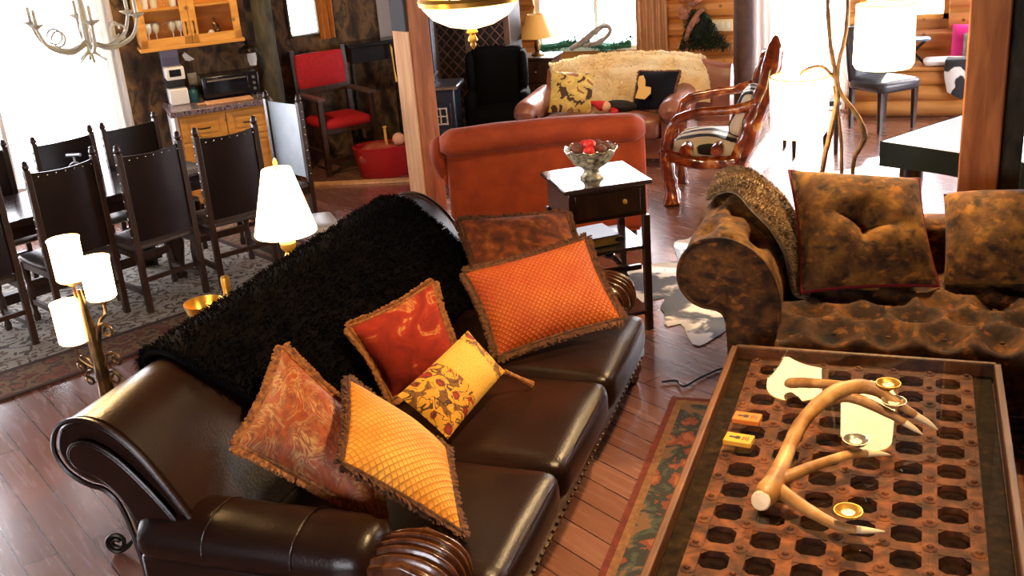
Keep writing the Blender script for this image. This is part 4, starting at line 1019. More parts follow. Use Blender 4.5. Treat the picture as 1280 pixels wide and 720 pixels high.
MB().tube([(-2.46, 9.5, .51), (-2.36, 9.47, .535), (-2.22, 9.47, .525), (-2.14, 9.5, .51)], [.03, .05, .055, .03], 10, 4).build('body', plain('toy_black', (.015, .012, .012), .9), dl)
MB().ball((-2.40, 9.42, .535), .048, 10).build('head', plain('toy_skin', (.65, .38, .24), .8), dl)
MB().lathe([(.052, 0), (.05, .02), (.03, .07), (.008, .12), (1e-5, .125)], (-2.43, 9.42, .54), 14, Matrix.Rotation(-1.2, 4, 'Y')).build('cap', REDCLOTH, dl)
MB().tube([(-2.34, 9.42, .51), (-2.29, 9.36, .50), (-2.33, 9.31, .495)], .022, 8, 3).build('leg', REDCLOTH, dl)

# ------------------------------------------------------------------ far wall: drape, garland, decor, bench
def curtain(name, label, p0, p1, z0, z1, mat, folds=7, amp=.03, cat='curtain', gather=None):
    p0, p1 = V((*p0, 0)), V((*p1, 0)); d = p1 - p0; n = V((-d.y, d.x, 0)).normalized()
    t = thing(name, label, cat, tuple((p0 + p1) / 2))
    def f(u, v, o=0):
        uu = u
        if gather: k = 1 - gather * math.sin(PI * (1 - v) * .5) ** 2; uu = u * k
        q = p0 + d * uu + n * (amp * math.sin(uu * folds * 2 * PI) + .01 * math.sin(v * 4 + u * 9) + o)
        return V((q.x, q.y, z0 + (z1 - z0) * v))
    mb = MB(); mb.grid(lambda u, v: f(u, v), 90, 14); mb.grid(lambda u, v: f(u, v, .006), 90, 14)
    mb.build('fabric', mat, t, angle=180)
    MB().tube([p0 - d.normalized() * .05 + V((0, 0, z1)), p1 + d.normalized() * .05 + V((0, 0, z1))], .014, 8).build('rod', IRON, t)
    return t
def sheer(name):
    m = bpy.data.materials.new(name); m.use_nodes = True; nt = m.node_tree; nt.nodes.clear()
    out = nt.nodes.new('ShaderNodeOutputMaterial'); t = N(nt, 'BsdfTranslucent'); t.inputs[0].default_value = (.95, .94, .92, 1)
    d = N(nt, 'BsdfDiffuse'); d.inputs[0].default_value = (.92, .91, .88, 1); mx = N(nt, 'MixShader'); mx.inputs[0].default_value = .45
    tr = N(nt, 'BsdfTransparent'); m2 = N(nt, 'MixShader'); m2.inputs[0].default_value = .35
    nt.links.new(t.outputs[0], mx.inputs[1]); nt.links.new(d.outputs[0], mx.inputs[2]); nt.links.new(mx.outputs[0], m2.inputs[1]); nt.links.new(tr.outputs[0], m2.inputs[2]); nt.links.new(m2.outputs[0], out.inputs[0])
    return m
SHEER = sheer('sheer_white_cloth')
curtain('drape', 'tan drape hanging at the right side of the far window above the sheepskin sofa', (-2.60, 11.68), (-2.25, 11.68), .5, 2.45, CURTT, 5, .03)
curtain('curtain', 'sheer white curtain in front of the bright door beside the root armchair', (-1.32, 11.2), (-1.0, 11.62), .01, 2.5, SHEER, 5, .03)
curtain('curtain', 'narrow white curtain between the bright door and the parsons chair', (-.55, 11.66), (-.38, 11.66), .02, 2.45, SHEER, 4, .025)
curtain('curtain', 'white curtain at the right end of the kitchen window beside the wall cabinet', (-6.62, 7.46), (-6.30, 7.75), .5, 2.5, SHEER, 5, .03)
curtain('drape', 'narrow orange drape at the right of the small bright window above the red armchair', (-5.405, 9.70), (-5.29, 9.815), 1.2, 2.3, plain('orange_drape', (.55, .20, .03), .8, c2=(.40, .13, .02), nscale=8), 3, .018)
gr = thing('garland', 'green fir garland lying along the sill of the far window', 'garland', (-3.1, 11.7, .7))
g = MB(); rnd = random.Random(2)
for k in range(1100):
    x = -3.75 + 1.1 * rnd.random(); c = V((x, 11.78 + rnd.uniform(-.05, .05), .76 + .05 * math.sin(x * 9) + rnd.uniform(-.03, .05)))
    d = V((rnd.uniform(-1, 1), rnd.uniform(-1, .6), rnd.uniform(-.5, 1))).normalized() * .07; s = d.cross(V((rnd.random(), rnd.random(), 1))).normalized() * .007
    g.add([c - s, c + s, c + d], [(0, 1, 2)])
g.tube([(-3.75, 11.78, .75), (-3.3, 11.78, .78), (-2.9, 11.78, .74), (-2.68, 11.78, .76)], .035, 8, 6, wob=.5)
g.build('fir_sprigs', GREEN, gr, smooth=False)
orn = thing('driftwood_ornament', 'grey looped driftwood ornament on the garland of the far window sill', 'ornament', (-3.05, 11.66, .78))
MB().tube([(-3.35, 11.66, .74), (-3.2, 11.64, .82), (-3.05, 11.63, .93), (-2.94, 11.64, .99), (-2.88, 11.65, .94), (-2.93, 11.65, .86), (-3.04, 11.65, .80), (-3.2, 11.66, .77)], [.025, .035, .035, .03, .025, .025, .03, .02], 8, 5, wob=.3).build('loop', plain('grey_driftwood', (.22, .20, .19), .7, c2=(.4, .37, .35), nscale=20), orn)
wr = thing('wall_wreath', 'dark fir swag with brown ornaments hanging on the log wall beside the tan drape', 'wreath', (-1.95, 11.66, .95))
g = MB()
for k in range(1500):
    a = rnd.random() ** .6; w_ = .06 + .22 * a; c = V((-1.92 + rnd.uniform(-w_, w_) + .08 * a, 11.66 + rnd.uniform(-.05, .03), 1.13 - .42 * a))
    d = V((rnd.uniform(-.6, .6), rnd.uniform(-.8, .3), rnd.uniform(-1, .2))).normalized() * .08; s = d.cross(V((rnd.random(), rnd.random(), 1))).normalized() * .008
    g.add([c - s, c + s, c + d], [(0, 1, 2)])
g.ball((-1.9, 11.68, .92), .14, 10, (1, .4, 1.3))
g.build('fir_swag', DGREEN, wr, smooth=False)
og = MB()
for k in range(14): og.ball((-2.02 + rnd.uniform(-.13, .12), 11.62 + rnd.uniform(-.03, .03), 1.16 + rnd.uniform(-.16, .18)), rnd.uniform(.03, .055), 7)
og.tube([(-2.05, 11.62, .80), (-1.98, 11.6, .95), (-1.90, 11.6, 1.08), (-1.84, 11.62, 1.12)], [.02, .035, .03, .02], 8, 3)
og.build('ornaments', plain('brown_ornaments', (.22, .09, .06), .6, c2=(.4, .16, .09), nscale=12), wr)
MB().tube([(-1.93, 11.64, 1.3), (-1.92, 11.68, 2.0)], .012, 6).build('hanging_cord', BLACKE, wr)
swp = thing('switch_plate', 'pale cream switch plate on the log wall near the dark log post', 'switch plate', (-1.67, 11.765, .93))
MB().box((-1.78, 11.76, .865), (-1.56, 11.785, .99)).build('plate', plain('cream_plate', (.75, .66, .42), .5), swp, bevel=.004)
for k in range(3): MB().box((-1.745 + k * .065, 11.752, .90), (-1.715 + k * .065, 11.762, .955)).build('toggle', WHITEP, swp, bevel=.002)

be = thing('log_bench', 'built-in bench faced with honey logs under the right windows', 'bench', (1.5, 11.5, 0))
for k in range(3):
    MB().tube([(-.34, 11.40, .085 + k * .155), (3.1, 11.40, .085 + k * .155)], .09, 12).build('log', LOGW, be)
MB().box((-.34, 11.32, .462), (3.1, 11.77, .50)).build('seat_board', LOGW, be, bevel=.01)
MB().box((-.34, 11.48, .0), (3.1, 11.77, .46)).build('core', LOGW, be)
pillow('cushion', 'hot pink square cushion on the log bench', [(.62, 11.55, .51), (.98, 11.56, .51), (.97, 11.66, .87), (.63, 11.65, .87)], .13, plain('hot_pink_cloth', (.75, .02, .25), .7), None, 0, 0, .04)
pillow('cushion', 'grey fur cushion leaning on the pink cushion of the log bench', [(.72, 11.44, .51), (1.05, 11.44, .51), (1.04, 11.52, .80), (.73, 11.52, .80)], .12, plain('grey_fur_cloth', (.22, .19, .16), .9, c2=(.4, .35, .28), nscale=20), None, 0, 0, .04)
cu = thing('seat_pad', 'flat white seat pad lying on the log bench', 'seat pad', (.55, 11.45, .5))
MB().cushion((.38, 11.34, .503), (.95, 11.60, .565), 8, .012, .028).build('pad', WHITEP, cu, merge=True, angle=180)
hd = thing('hide', 'black and white hide hanging over the front edge of the log bench', 'hide', (.68, 11.3, .5))
def hidef(u, v, o=0):
    x = .60 + .34 * u - .04 * math.sin(PI * v) * (1 - u); L = .58 * v
    if L < .2: y, z = 11.48 - L, .575
    else: y, z = 11.285 - .012 * math.sin(u * 7), .565 - (L - .2) * (1 - .25 * abs(2 * u - .8))
    return V((x, y - o, z + o * .5))
mb = MB(); mb.grid(lambda u, v: hidef(u, v), 20, 24); mb.grid(lambda u, v: hidef(u, v, .01), 20, 24); mb.build('skin', COWHIDE2, hd, angle=180)
fs = thing('folding_stool', 'small blue topped folding stool standing on the log bench', 'stool', (.26, 11.55, .5))
MB().cushion((.12, 11.46, .735), (.42, 11.64, .765), 6, .0, .012).build('seat', plain('blue_canvas', (.18, .26, .42), .6), fs, merge=True)
for y in (11.49, 11.61):
    MB().beam((.16, y, .505), (.38, y, .735), .014, .014).build('leg', BLACKE, fs); MB().beam((.38, y + .016, .505), (.16, y + .016, .735), .014, .014).build('leg', BLACKE, fs)
ba = thing('basket', 'low dark basket of pine cones on the log bench behind the parsons chair', 'basket', (-.06, 11.55, .5))
MB().lathe([(1e-5, .504), (.12, .504), (.16, .58), (.165, .60), (.15, .60), (.12, .53), (1e-5, .53)], (-.06, 11.55, 0), 20, sx=1, sy=.8).build('basket_body', plain('wicker_dark', (.06, .03, .018), .7, c2=(.14, .07, .04), nscale=40), ba)
for k in range(5):
    o = MB().ball((0, 0, 0), .04, 8, (1, 1, 1.2)).build('pine_cone', BRF, None); o.location = (-.06 + .07 * math.cos(k * 1.26), 11.55 + .055 * math.sin(k * 1.26), .585)
    setprops(o, 'brown pine cone in the low basket on the log bench', 'pine cone', 'pine cones in the bench basket')

# parsons chair (local: faces +y)
def fourleg(root, w, d, z, lw, mat, taper=.7, splay=.0):
    for sx in (-1, 1):
        for sy in (-1, 1):
            x, y = sx * (w / 2 - lw / 2), sy * (d / 2 - lw / 2)
            b = MB(); a_ = lw / 2; c_ = a_ * taper; dy = splay * sy
            b.add([(x - c_, y - c_ + dy, 0), (x + c_, y - c_ + dy, 0), (x + c_, y + c_ + dy, 0), (x - c_, y + c_ + dy, 0), (x - a_, y - a_, z), (x + a_, y - a_, z), (x + a_, y + a_, z), (x - a_, y + a_, z)],
                  [(3, 2, 1, 0), (4, 5, 6, 7), (0, 1, 5, 4), (1, 2, 6, 5), (2, 3, 7, 6), (3, 0, 4, 7)])
            b.build('leg', mat, root, world=False, bevel=.003)
pc = thing('parsons_chair', 'dark leather parsons chair standing before the log bench by the door', 'chair', (.0, 10.9, 0), math.radians(-138))
PAR = plain('charcoal_leather', (.035, .035, .042), .3, c2=(.05, .05, .058), nscale=5)
fourleg(pc, .46, .46, .40, .05, DARKW, .7)
MB().cushion((-.24, -.23, .38), (.24, .25, .49), 8, .025, .04).build('seat', PAR, pc, world=False, merge=True, angle=180)
MB().cushion((-.24, -.05, -.28), (.24, .05, .28), 8, 0, .04, M=Matrix.Translation((0, -.235, .70)) @ Matrix.Rotation(math.radians(8), 4, 'X')).build('backrest', PAR, pc, world=False, merge=True, angle=180)
# second small chair seen under the lamp shade
wc = thing('wooden_stool', 'small dark stool whose legs show below the lower white lamp shade', 'stool', (-.62, 9.95, 0), .3)
fourleg(wc, .42, .40, .44, .045, DARKW, .7, .02)
MB().cushion((-.23, -.22, .43), (.23, .22, .49), 6, .015, .03).build('seat', PAR, wc, world=False, merge=True, angle=180)

# covered games table
pt = thing('games_table', 'low table in dark green cover with painted sky-glare top behind the right timber post', 'table', (0, 7.0, 0), math.radians(-34))
MB().box((.0, .0, .76), (2.0, 1.35, .785)).build('top_cover', GLARETOP, pt, world=False, bevel=.008)
sk = MB()
def skirt(u, v):
    per = [(0, 0), (2.0, 0), (2.0, 1.35), (0, 1.35), (0, 0)]; Ls = [0, 2.0, 3.35, 5.35, 6.7]; s = u * 6.7; i = max(j for j in range(4) if Ls[j] <= s + 1e-9)
    k = (s - Ls[i]) / (Ls[i + 1] - Ls[i]); a, b = per[i], per[i + 1]; n = [(0, -1), (1, 0), (0, 1), (-1, 0)][i]
    o = .006 + .014 * (1 - v) * math.sin(s * 9)
    return V((a[0] + (b[0] - a[0]) * k + n[0] * o, a[1] + (b[1] - a[1]) * k + n[1] * o,   .625 + .16 * v + .012 * (1 - v) * math.sin(s * 5)))
sk.grid(skirt, 160, 8); sk.build('cover_skirt', COVER, pt, world=False, angle=180)
MB().box((.05, .05, .65), (1.95, 1.30, .76)).build('apron', DARKW, pt, world=False)
for x in (.14, 1.86):
    for y in (.14, 1.2): MB().lathe([(.05, 0), (.06, .02), (.045, .08), (.06, .34), (.075, .52), (.075, .66)], (x, y, 0), 16).build('leg', DARKW, pt, world=False)

# ------------------------------------------------------------------ hanging bowl lamp
hb = thing('pendant_lamp', 'glowing alabaster bowl lamp with brass rim hanging above the velvet loveseat', 'lamp', (-1.705, 4.4, 1.8))
MB().lathe([(1e-5, 1.905), (.03, 1.906), (.10, 1.922), (.165, 1.955), (.205, 2.0), (.213, 2.02), (.200, 2.02), (.16, 1.965), (.10, 1.935), (1e-5, 1.918)], (-1.705, 4.4, 0), 40).build('glass_bowl', BOWLG, hb)
MB().lathe([(.206, 2.012), (.222, 2.016), (.226, 2.035), (.218, 2.05), (.204, 2.05), (.206, 2.012)], (-1.705, 4.4, 0), 40).build('brass_rim', BRASS, hb)
MB().lathe([(.008, 1.91), (.022, 1.90), (.026, 1.89), (.012, 1.88), (.02, 1.865), (.022, 1.855), (.01, 1.845), (.013, 1.835), (.006, 1.822), (1e-5, 1.815)], (-1.705, 4.4, 0), 14).build('finial', BRASS, hb)
for k in range(3):
    a = 2 * PI * k / 3 + .5; MB().tube([(-1.705 + .215 * math.cos(a), 4.4 + .215 * math.sin(a), 2.045), (-1.705, 4.4, 2.7)], .006, 6).build('chain', BRASS, hb)
MB().tube([(-1.705, 4.4, 2.68), (-1.705, 4.4, HC)], .012, 8).build('rod', BRASS, hb)
MB().lathe([(.07, HC - .03), (.07, HC), (1e-5, HC)], (-1.705, 4.4, 0), 18).build('ceiling_plate', BRASS, hb)

# ------------------------------------------------------------------ stove corner
sv = thing('cast_iron_stove', 'blue black cast iron stove with nickel top edge and barred door behind the timber post', 'stove', (-3.98, 9.22, 0), math.radians(12))
MB().box((-.20, -.16, .12), (.19, .2, .78)).build('body', BLACKS, sv, world=False, bevel=.02)
MB().box((-.24, -.20, .785), (.23, .23, .82)).build('top_plate', STEEL, sv, world=False, bevel=.012)
MB().tube([(-.24, -.215, .80), (.23, -.215, .80)], .016, 10).build('nickel_rail', SILVER, sv, world=False)
dd = MB().box((-.13, -.18, .42), (.15, -.16, .66)).build('door', BLACKS, sv, world=False, bevel=.006)
gb = MB()
for k in range(4): x = -.07 + k * .06; gb.box((x - .007, -.195, .46), (x + .007, -.182, .62))
for k in range(3): z = .467 + k * .073; gb.box((-.077, -.197, z - .007), (.117, -.183, z + .007))
gb.build('grille', SILVER, dd, world=False)
for x in (-.16, .15):
    for y in (-.12, .16): MB().tube([(x, y, .13), (x * 1.15, y * 1.15, .05), (x * 1.2, y * 1.2, 0)], [.03, .02, .028], 8, 3).build('leg', BLACKS, sv, world=False)
MB().tube([(-.05, .08, .82), (-.05, .08, 1.9), (-.05, .3, 2.2), (-.05, .3, HC)], .065, 16).build('flue_pipe', BLACKS, sv, world=False)
ke = thing('kettle', 'bright steel kettle on the cast iron stove, half behind the timber post', 'kettle', (-4.08, 9.20, .82))
MB().lathe([(.075, 0), (.09, .02), (.085, .07), (.05, .11), (.02, .12), (.02, .135), (1e-5, .14)], (0, 0, 0), 18).build('pot', STEEL, ke, world=False)
MB().tube([(.07, 0, .05), (.12, 0, .09), (.135, 0, .12)], [.018, .012, .009], 8, 3).build('spout', STEEL, ke, world=False)
MB().tube([(-.06, 0, .09), (-.03, 0, .18), (.03, 0, .18), (.06, 0, .09)], .008, 8, 4).build('handle', BLACKE, ke, world=False)
la = thing('lattice_cabinet', 'tall dark cabinet with diamond lattice doors in the corner behind the stove', 'cabinet', (-4.02, 10.42, 0))
LX0, LX1, LY = -4.44, -3.58, 10.28
MB().box((LX0, LY + .02, 0), (LX1, LY + .36, 2.0)).build('carcass', plain('cabinet_dark_wood', (.018, .010, .008), .6), la)  # carcass in one even dark wood colour
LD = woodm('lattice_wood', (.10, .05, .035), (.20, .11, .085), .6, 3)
for k in (0, 1):
    a, b = LX0 + k * .43, LX0 + .43 + k * .43
    f = MB(); f.box((a, LY - .01, .06), (a + .06, LY + .018, 1.96)); f.box((b - .06, LY - .01, .06), (b, LY + .018, 1.96)); f.box((a, LY - .01, 1.9), (b, LY + .018, 1.96)); f.box((a, LY - .01, .06), (b, LY + .018, .13))
    dr = f.build('door', LD, la)
    t = MB()
    w_ = b - a - .12; zb, zt = .13, 1.9
    for sgn in (1, -1):
        for i in range(-6, 22):
            z0 = zb + i * .115; pts_ = []
            xa, za, xb, zb2 = 0, z0, w_, z0 + w_ * 1.05
            lo_, hi_ = max(0, (zb - za) / (zb2 - za)), min(1, (zt - za) / (zb2 - za))
            if lo_ >= hi_: continue
            q = [(xa + (xb - xa) * k_, za + (zb2 - za) * k_) for k_ in (lo_, hi_)]
            q = [(a + .06 + (x if sgn > 0 else w_ - x), LY + .004 + .004 * sgn, z) for x, z in q]
            t.beam(q[0], q[1], .012, .008, (0, 1, 0))
    t.build('lattice', LD, dr, smooth=False)
ac = thing('wing_armchair', 'black wing armchair in the dark corner between stove and rose brown sofa', 'armchair', (-3.63, 9.92, 0), math.radians(-165))
BLK = plain('black_upholstery', (.003, .003, .004), .9, spec=.1)
MB().cushion((-.25, -.24, .16), (.25, .26, .44), 8, .03, .05).build('seat', BLK, ac, world=False, merge=True, angle=180)
MB().cushion((-.26, -.30, .2), (.26, -.16, 1.02), 8, 0, .06).build('backrest', BLK, ac, world=False, merge=True, angle=180)
for sx in (-1, 1):
    MB().cushion((sx * .27 - .045, -.26, .16), (sx * .27 + .045, .24, .62), 6, 0, .04).build('arm', BLK, ac, world=False, merge=True, angle=180)
    MB().cushion((sx * .27 - .03, -.26, .6), (sx * .27 + .03, -.04, .98), 6, 0, .03).build('wing', BLK, ac, world=False, merge=True, angle=180)
fourleg(ac, .5, .5, .17, .05, DARKW)
cc = thing('chest', 'dark narrow chest beneath the parchment lamp beside the far window', 'cabinet', (-3.42, 10.7, 0))
MB().box((-3.60, 10.55, .06), (-3.24, 10.9, .80)).build('carcass', DARKW, cc, bevel=.004)
MB().box((-3.62, 10.53, .80), (-3.22, 10.92, .825)).build('top', DARKW, cc, bevel=.004)
MB().box((-3.60, 10.56, 0), (-3.24, 10.89, .06)).build('plinth', DARKW, cc)
for k in range(3):
    d_ = MB().box((-3.575, 10.535, .10 + k * .235), (-3.265, 10.552, .315 + k * .235)).build('drawer', DARKW, cc, bevel=.003)
    MB().ball((-3.42, 10.525, .21 + k * .235), .014, 8).build('knob', BRONZE, d_)
pl = thing('table_lamp', 'small unlit lamp with faint glow added to its parchment shade beside the far window', 'lamp', (-3.44, 10.72, .825))
MB().lathe([(.07, 0), (.07, .015), (.025, .04), (.035, .09), (.03, .14), (.012, .17), (.012, .24), (1e-5, .24)], (0, 0, 0), 18).build('base', BRONZE, pl, world=False)
MB().lathe([(.165, .18), (.17, .185), (.085, .42), (.078, .42), (.16, .187), (.165, .18)], (0, 0, 0), 28).build('lamp_shade', GLOWPARCH, pl, world=False)

# ------------------------------------------------------------------ kitchen wall
KO = (-5.71, 7.54, 0); KR = math.atan2(.67, .742)
MK = Matrix.Translation(V(KO)) @ rotz(KR)
def K(x, y, z=0): return tuple(MK @ V((x, y, z)))
kb_ = thing('base_cabinet', 'honey pine base cabinet with two drawers under the granite counter', 'cabinet', KO, KR)
MB().box((.03, .03, .08), (.83, .62, .87)).build('carcass', PINE, kb_, world=False)
MB().box((.0, .02, .0), (.03, .62, .87)).build('end_panel', WHITEP, kb_, world=False)  # window light on the cabinet end put into its white colour
MB().box((.05, .08, 0), (.81, .6, .08)).build('plinth', DARKW, kb_, world=False)
def raised(x0, x1, z0, z1, nm, y=.012):
    b = MB(); b.box((x0, y, z0), (x1, y + .018, z1)); b.box((x0, y - .008, z0), (x0 + .05, y, z1)); b.box((x1 - .05, y - .008, z0), (x1, y, z1)); b.box((x0 + .05, y - .008, z0), (x1 - .05, y, z0 + .04)); b.box((x0 + .05, y - .008, z1 - .04), (x1 - .05, y, z1)); b.box((x0 + .075, y - .006, z0 + .06), (x1 - .075, y, z1 - .06))
    return b.build(nm, PINE, kb_, world=False, bevel=.003)
for x0, x1 in ((.045, .425), (.435, .815)):
    d_ = raised(x0, x1, .64, .85, 'drawer'); xm = (x0 + x1) / 2
    MB().tube([(xm - .05, -.005, .745), (xm - .03, -.03, .745), (xm + .03, -.03, .745), (xm + .05, -.005, .745)], .007, 8, 3).build('pull', IRON, d_, world=False)
    d_ = raised(x0, x1, .10, .625, 'door'); MB().ball((x1 - .04 if x0 < .1 else x0 + .04, -.012, .56), .014, 8).build('knob', IRON, d_, world=False)
kc = thing('countertop', 'speckled brown granite countertop on the pine base cabinet', 'countertop', K(0, 0, .87), KR)
MB().box((-.03, -.025, 0), (.85, .63, .045)).build('slab', GRANITE, kc, world=False, bevel=.006)
wcb = thing('wall_cabinet', 'honey pine wall cabinet with two glass doors above the counter', 'cabinet', K(-.13, .31, 1.43), KR)
WW, WH, WD = .86, .85, .31
c_ = MB(); c_.box((0, .0, 0), (.02, WD, WH)); c_.box((WW - .02, 0, 0), (WW, WD, WH)); c_.box((0, 0, 0), (WW, WD, .025)); c_.box((0, 0, WH - .02), (WW, WD, WH)); c_.box((0, WD - .012, 0), (WW, WD, WH)); c_.box((WW / 2 - .012, 0, 0), (WW / 2 + .012, .02, WH))
c_.build('carcass', PINE, wcb, world=False)
MB().box((.02, .03, .30), (WW - .02, WD - .012, .318)).build('shelf', PINE, wcb, world=False)
for x0, x1 in ((.004, WW / 2 - .002), (WW / 2 + .002, WW - .004)):
    f = MB(); f.box((x0, -.024, .0), (x0 + .062, -.002, WH)); f.box((x1 - .062, -.024, 0), (x1, -.002, WH)); f.box((x0, -.024, 0), (x1, -.002, .072)); f.box((x0, -.024, WH - .07), (x1, -.002, WH))
    d_ = f.build('door', PINE, wcb, world=False, bevel=.003)
    MB().box((x0 + .05, -.014, .06), (x1 - .05, -.010, WH - .06)).build('glass_pane', GLASS, d_, world=False, smooth=False)
    xk = x1 - .03 if x0 < .1 else x0 + .03
    MB().tube([(xk, -.026, .09), (xk, -.05, .11), (xk, -.05, .17), (xk, -.026, .19)], .007, 8, 3).build('handle', BRONZE, d_, world=False)
MB().box((-.015, -.03, -.03), (WW + .015, WD, 0)).build('light_rail', PINE, wcb, world=False, bevel=.004)
CG = plain('cut_glassware', (.75, .82, .80), .08, spec=.9)
def glass(x, y, z, kind, lab, grp):
    t = MB()
    if kind == 0: t.lathe([(.028, 0), (.028, .004), (.005, .012), (.005, .07), (.03, .10), (.036, .14), (.032, .17), (.029, .17), (.032, .14), (.026, .105), (1e-5, .08)], (0, 0, 0), 14)
    else: t.lathe([(.03, 0), (.034, .09), (.031, .09), (.028, .01), (1e-5, .01)], (0, 0, 0), 14)
    o = t.build('wine_glass' if kind == 0 else 'tumbler', GLASS if (x * 7) % 2 > 1.4 else CG, None); o.location = K(-.13 + x, .31 + y, 1.43 + z)
    setprops(o, lab, 'glass', grp)
for i, x in enumerate((.09, .16, .23, .30, .36)):
    glass(x, .12 + .05 * (i % 2), .025, 0, 'stemmed glass on the lower level behind the left glass door', 'stemmed glasses behind the left cabinet door')
for i, x in enumerate((.10, .18, .26, .34)):
    glass(x, .13 + .04 * (i % 2), .318, 1, 'tumbler on the upper shelf behind the left glass door', 'tumblers behind the left cabinet door')
fg = thing('figurine', 'small dark and white figurine behind the right glass door of the wall cabinet', 'figurine', K(-.13 + .66, .31 + .12, 1.455), KR)
MB().lathe([(.05, 0), (.05, .015), (.03, .04), (.012, .06), (1e-5, .06)], (-.04, 0, 0), 14).build('base', WHITEP, fg, world=False)
MB().tube([(.0, 0, .02), (.02, 0, .06), (.0, 0, .10), (-.02, 0, .12)], [.03, .028, .025, .012], 10, 3).build('body', BRONZE, fg, world=False)
cm = thing('coffee_maker', 'white and black coffee maker at the window end of the counter', 'coffee maker', K(-.0 + .03, .42, .915), KR)
MB().box((-.0, -.09, 0), (.16, .13, .14)).build('base', WHITEP, cm, world=False, bevel=.01)
MB().box((.0, .02, .14), (.16, .13, .24)).build('column', GUNMETAL, cm, world=False, bevel=.006)
MB().box((.0, -.09, .22), (.16, .13, .33)).build('head', WHITEP, cm, world=False, bevel=.01)
MB().box((.03, -.096, .25), (.13, -.088, .31)).build('display_window', BLACKE, cm, world=False, bevel=.004)
pt_ = thing('storage_box', 'grey blue box standing in the counter corner behind the coffee maker', 'box', K(.10, .55, .915), KR)
MB().box((-.07, -.05, 0), (.08, .06, .46)).build('box_body', plain('blue_grey_card', (.12, .11, .17), .7), pt_, world=False, bevel=.004)
MB().box((-.07, -.053, .40), (.08, -.05, .46)).build('lid', plain('blue_grey_lid', (.16, .15, .22), .6), pt_, world=False)
to = thing('toaster_oven', 'long black toaster oven on the granite counter', 'toaster oven', K(.56, .44, .915), KR)
MB().box((-.24, -.12, .02), (.26, .16, .21)).build('body', BLACKE, to, world=False, bevel=.012)
MB().box((-.22, -.128, .05), (.16, -.12, .19)).build('door', plain('oven_glass', (.01, .01, .012), .08), to, world=False, bevel=.004)
MB().tube([(-.2, -.145, .175), (.14, -.145, .175)], .007, 8).build('handle', STEEL, to, world=False)
for k in range(3): MB().lathe([(.014, 0), (.014, .015), (1e-5, .015)], (.21, -.12, .06 + k * .05), 10, Matrix.Rotation(PI / 2, 4, 'X')).build('knob', STEEL, to, world=False)
for x in (-.2, .22):
    for y in (-.09, .13): MB().lathe([(.014, 0), (.014, .02)], (x, y, 0), 8).build('foot', BLACKE, to, world=False)
cb = thing('cutting_board', 'pale wooden board lying in front of the black toaster oven', 'cutting board', K(.50, .15, .915), KR)
MB().box((-.2, -.08, 0), (.2, .08, .02)).build('board', POSTW2, cb, world=False, bevel=.006)
MB().tube([(-.2, 0, .01), (-.24, 0, .01), (-.27, 0, .01)], .012, 8).build('handle', POSTW2, cb, world=False)
jr = thing('jar', 'small teal jar beside the coffee maker on the counter', 'jar', K(.24, .40, .915), KR)
MB().lathe([(.035, 0), (.045, .03), (.045, .09), (.03, .11), (.03, .125)], (0, 0, 0), 16).build('body', plain('teal_glaze', (.02, .10, .12), .2), jr, world=False)
MB().lathe([(.034, .125), (.034, .14), (.01, .15), (1e-5, .155)], (0, 0, 0), 16).build('lid', BLACKE, jr, world=False)
ou = thing('outlet_plate', 'cream outlet plate on the stone wall over the toaster oven', 'outlet', K(.28, .627, 1.08), KR)
MB().box((-.04, -.004, -.06), (.04, .008, .06)).build('plate', plain('outlet_cream', (.70, .58, .34), .5), ou, world=False, bevel=.003)
for z in (-.03, .02): MB().box((-.016, -.008, z), (.016, -.003, z + .02)).build('socket', WHITEP, ou, world=False)
wb = thing('wall_bird', 'small white bird ornament pinned on the stone wall under the wall cabinet', 'ornament', K(.27, .60, 1.28), KR)
MB().prism([(-.05, .03), (-.02, .055), (.01, .02), (.055, -.02), (.01, -.03), (-.03, -.02)], -.01, .02, 'Y').build('bird', WHITEP, wb, world=False, bevel=.004)
MB().tube([(0, .02, -.02), (.01, .0, -.08)], .01, 6).build('perch', BRONZE, wb, world=False)
wl = thing('wall_lantern', 'black wall lantern with pale glass at the right end of the kitchen wall', 'wall lamp', K(.80, .52, 1.24), KR)
MB().tube([(0, .11, .10), (0, .05, .13), (0, 0, .10)], .012, 8, 3).build('bracket', IRON, wl, world=False)
MB().lathe([(.10, .03), (.08, .07), (.02, .10), (1e-5, .11)], (0, 0, 0), 14).build('hood', IRON, wl, world=False)
MB().lathe([(.03, -.09), (.042, -.04), (.04, .03), (1e-5, .03)], (0.02, 0, 0), 14).build('glass_shade', plain('milk_glass', (.7, .68, .65), .3), wl, world=False)

# ------------------------------------------------------------------ red armchair, tub, ledge
rd = thing('canvas_armchair', 'dark wood armchair with scarlet canvas back and seat against the stone wall', 'armchair', (-5.06, 9.22, 0), math.radians(-128))
for sx in (-1, 1):
    MB().box((sx * .27 - .025, .20, 0), (sx * .27 + .025, .25, .73)).build('front_leg', CHAIRW, rd, world=False, bevel=.004)
    MB().beam((sx * .27, -.24, 0), (sx * .27, -.32, 1.16), .05, .05).build('rear_post', CHAIRW, rd, world=False, bevel=.004)
    MB().box((sx * .27 - .04, -.28, .73), (sx * .27 + .04, .28, .76)).build('arm', plain('worn_arm_wood', (.12, .08, .08), .3), rd, world=False, bevel=.006)
    MB().box((sx * .27 - .018, -.24, .20), (sx * .27 + .018, .23, .235)).build('side_stretcher', CHAIRW, rd, world=False)
MB().box((-.26, .205, .40), (.26, .24, .46)).build('seat_rail', CHAIRW, rd, world=False, bevel=.004)
MB().box((-.26, -.28, .72), (.26, -.255, .80)).build('back_rail', CHAIRW, rd, world=False, bevel=.004)
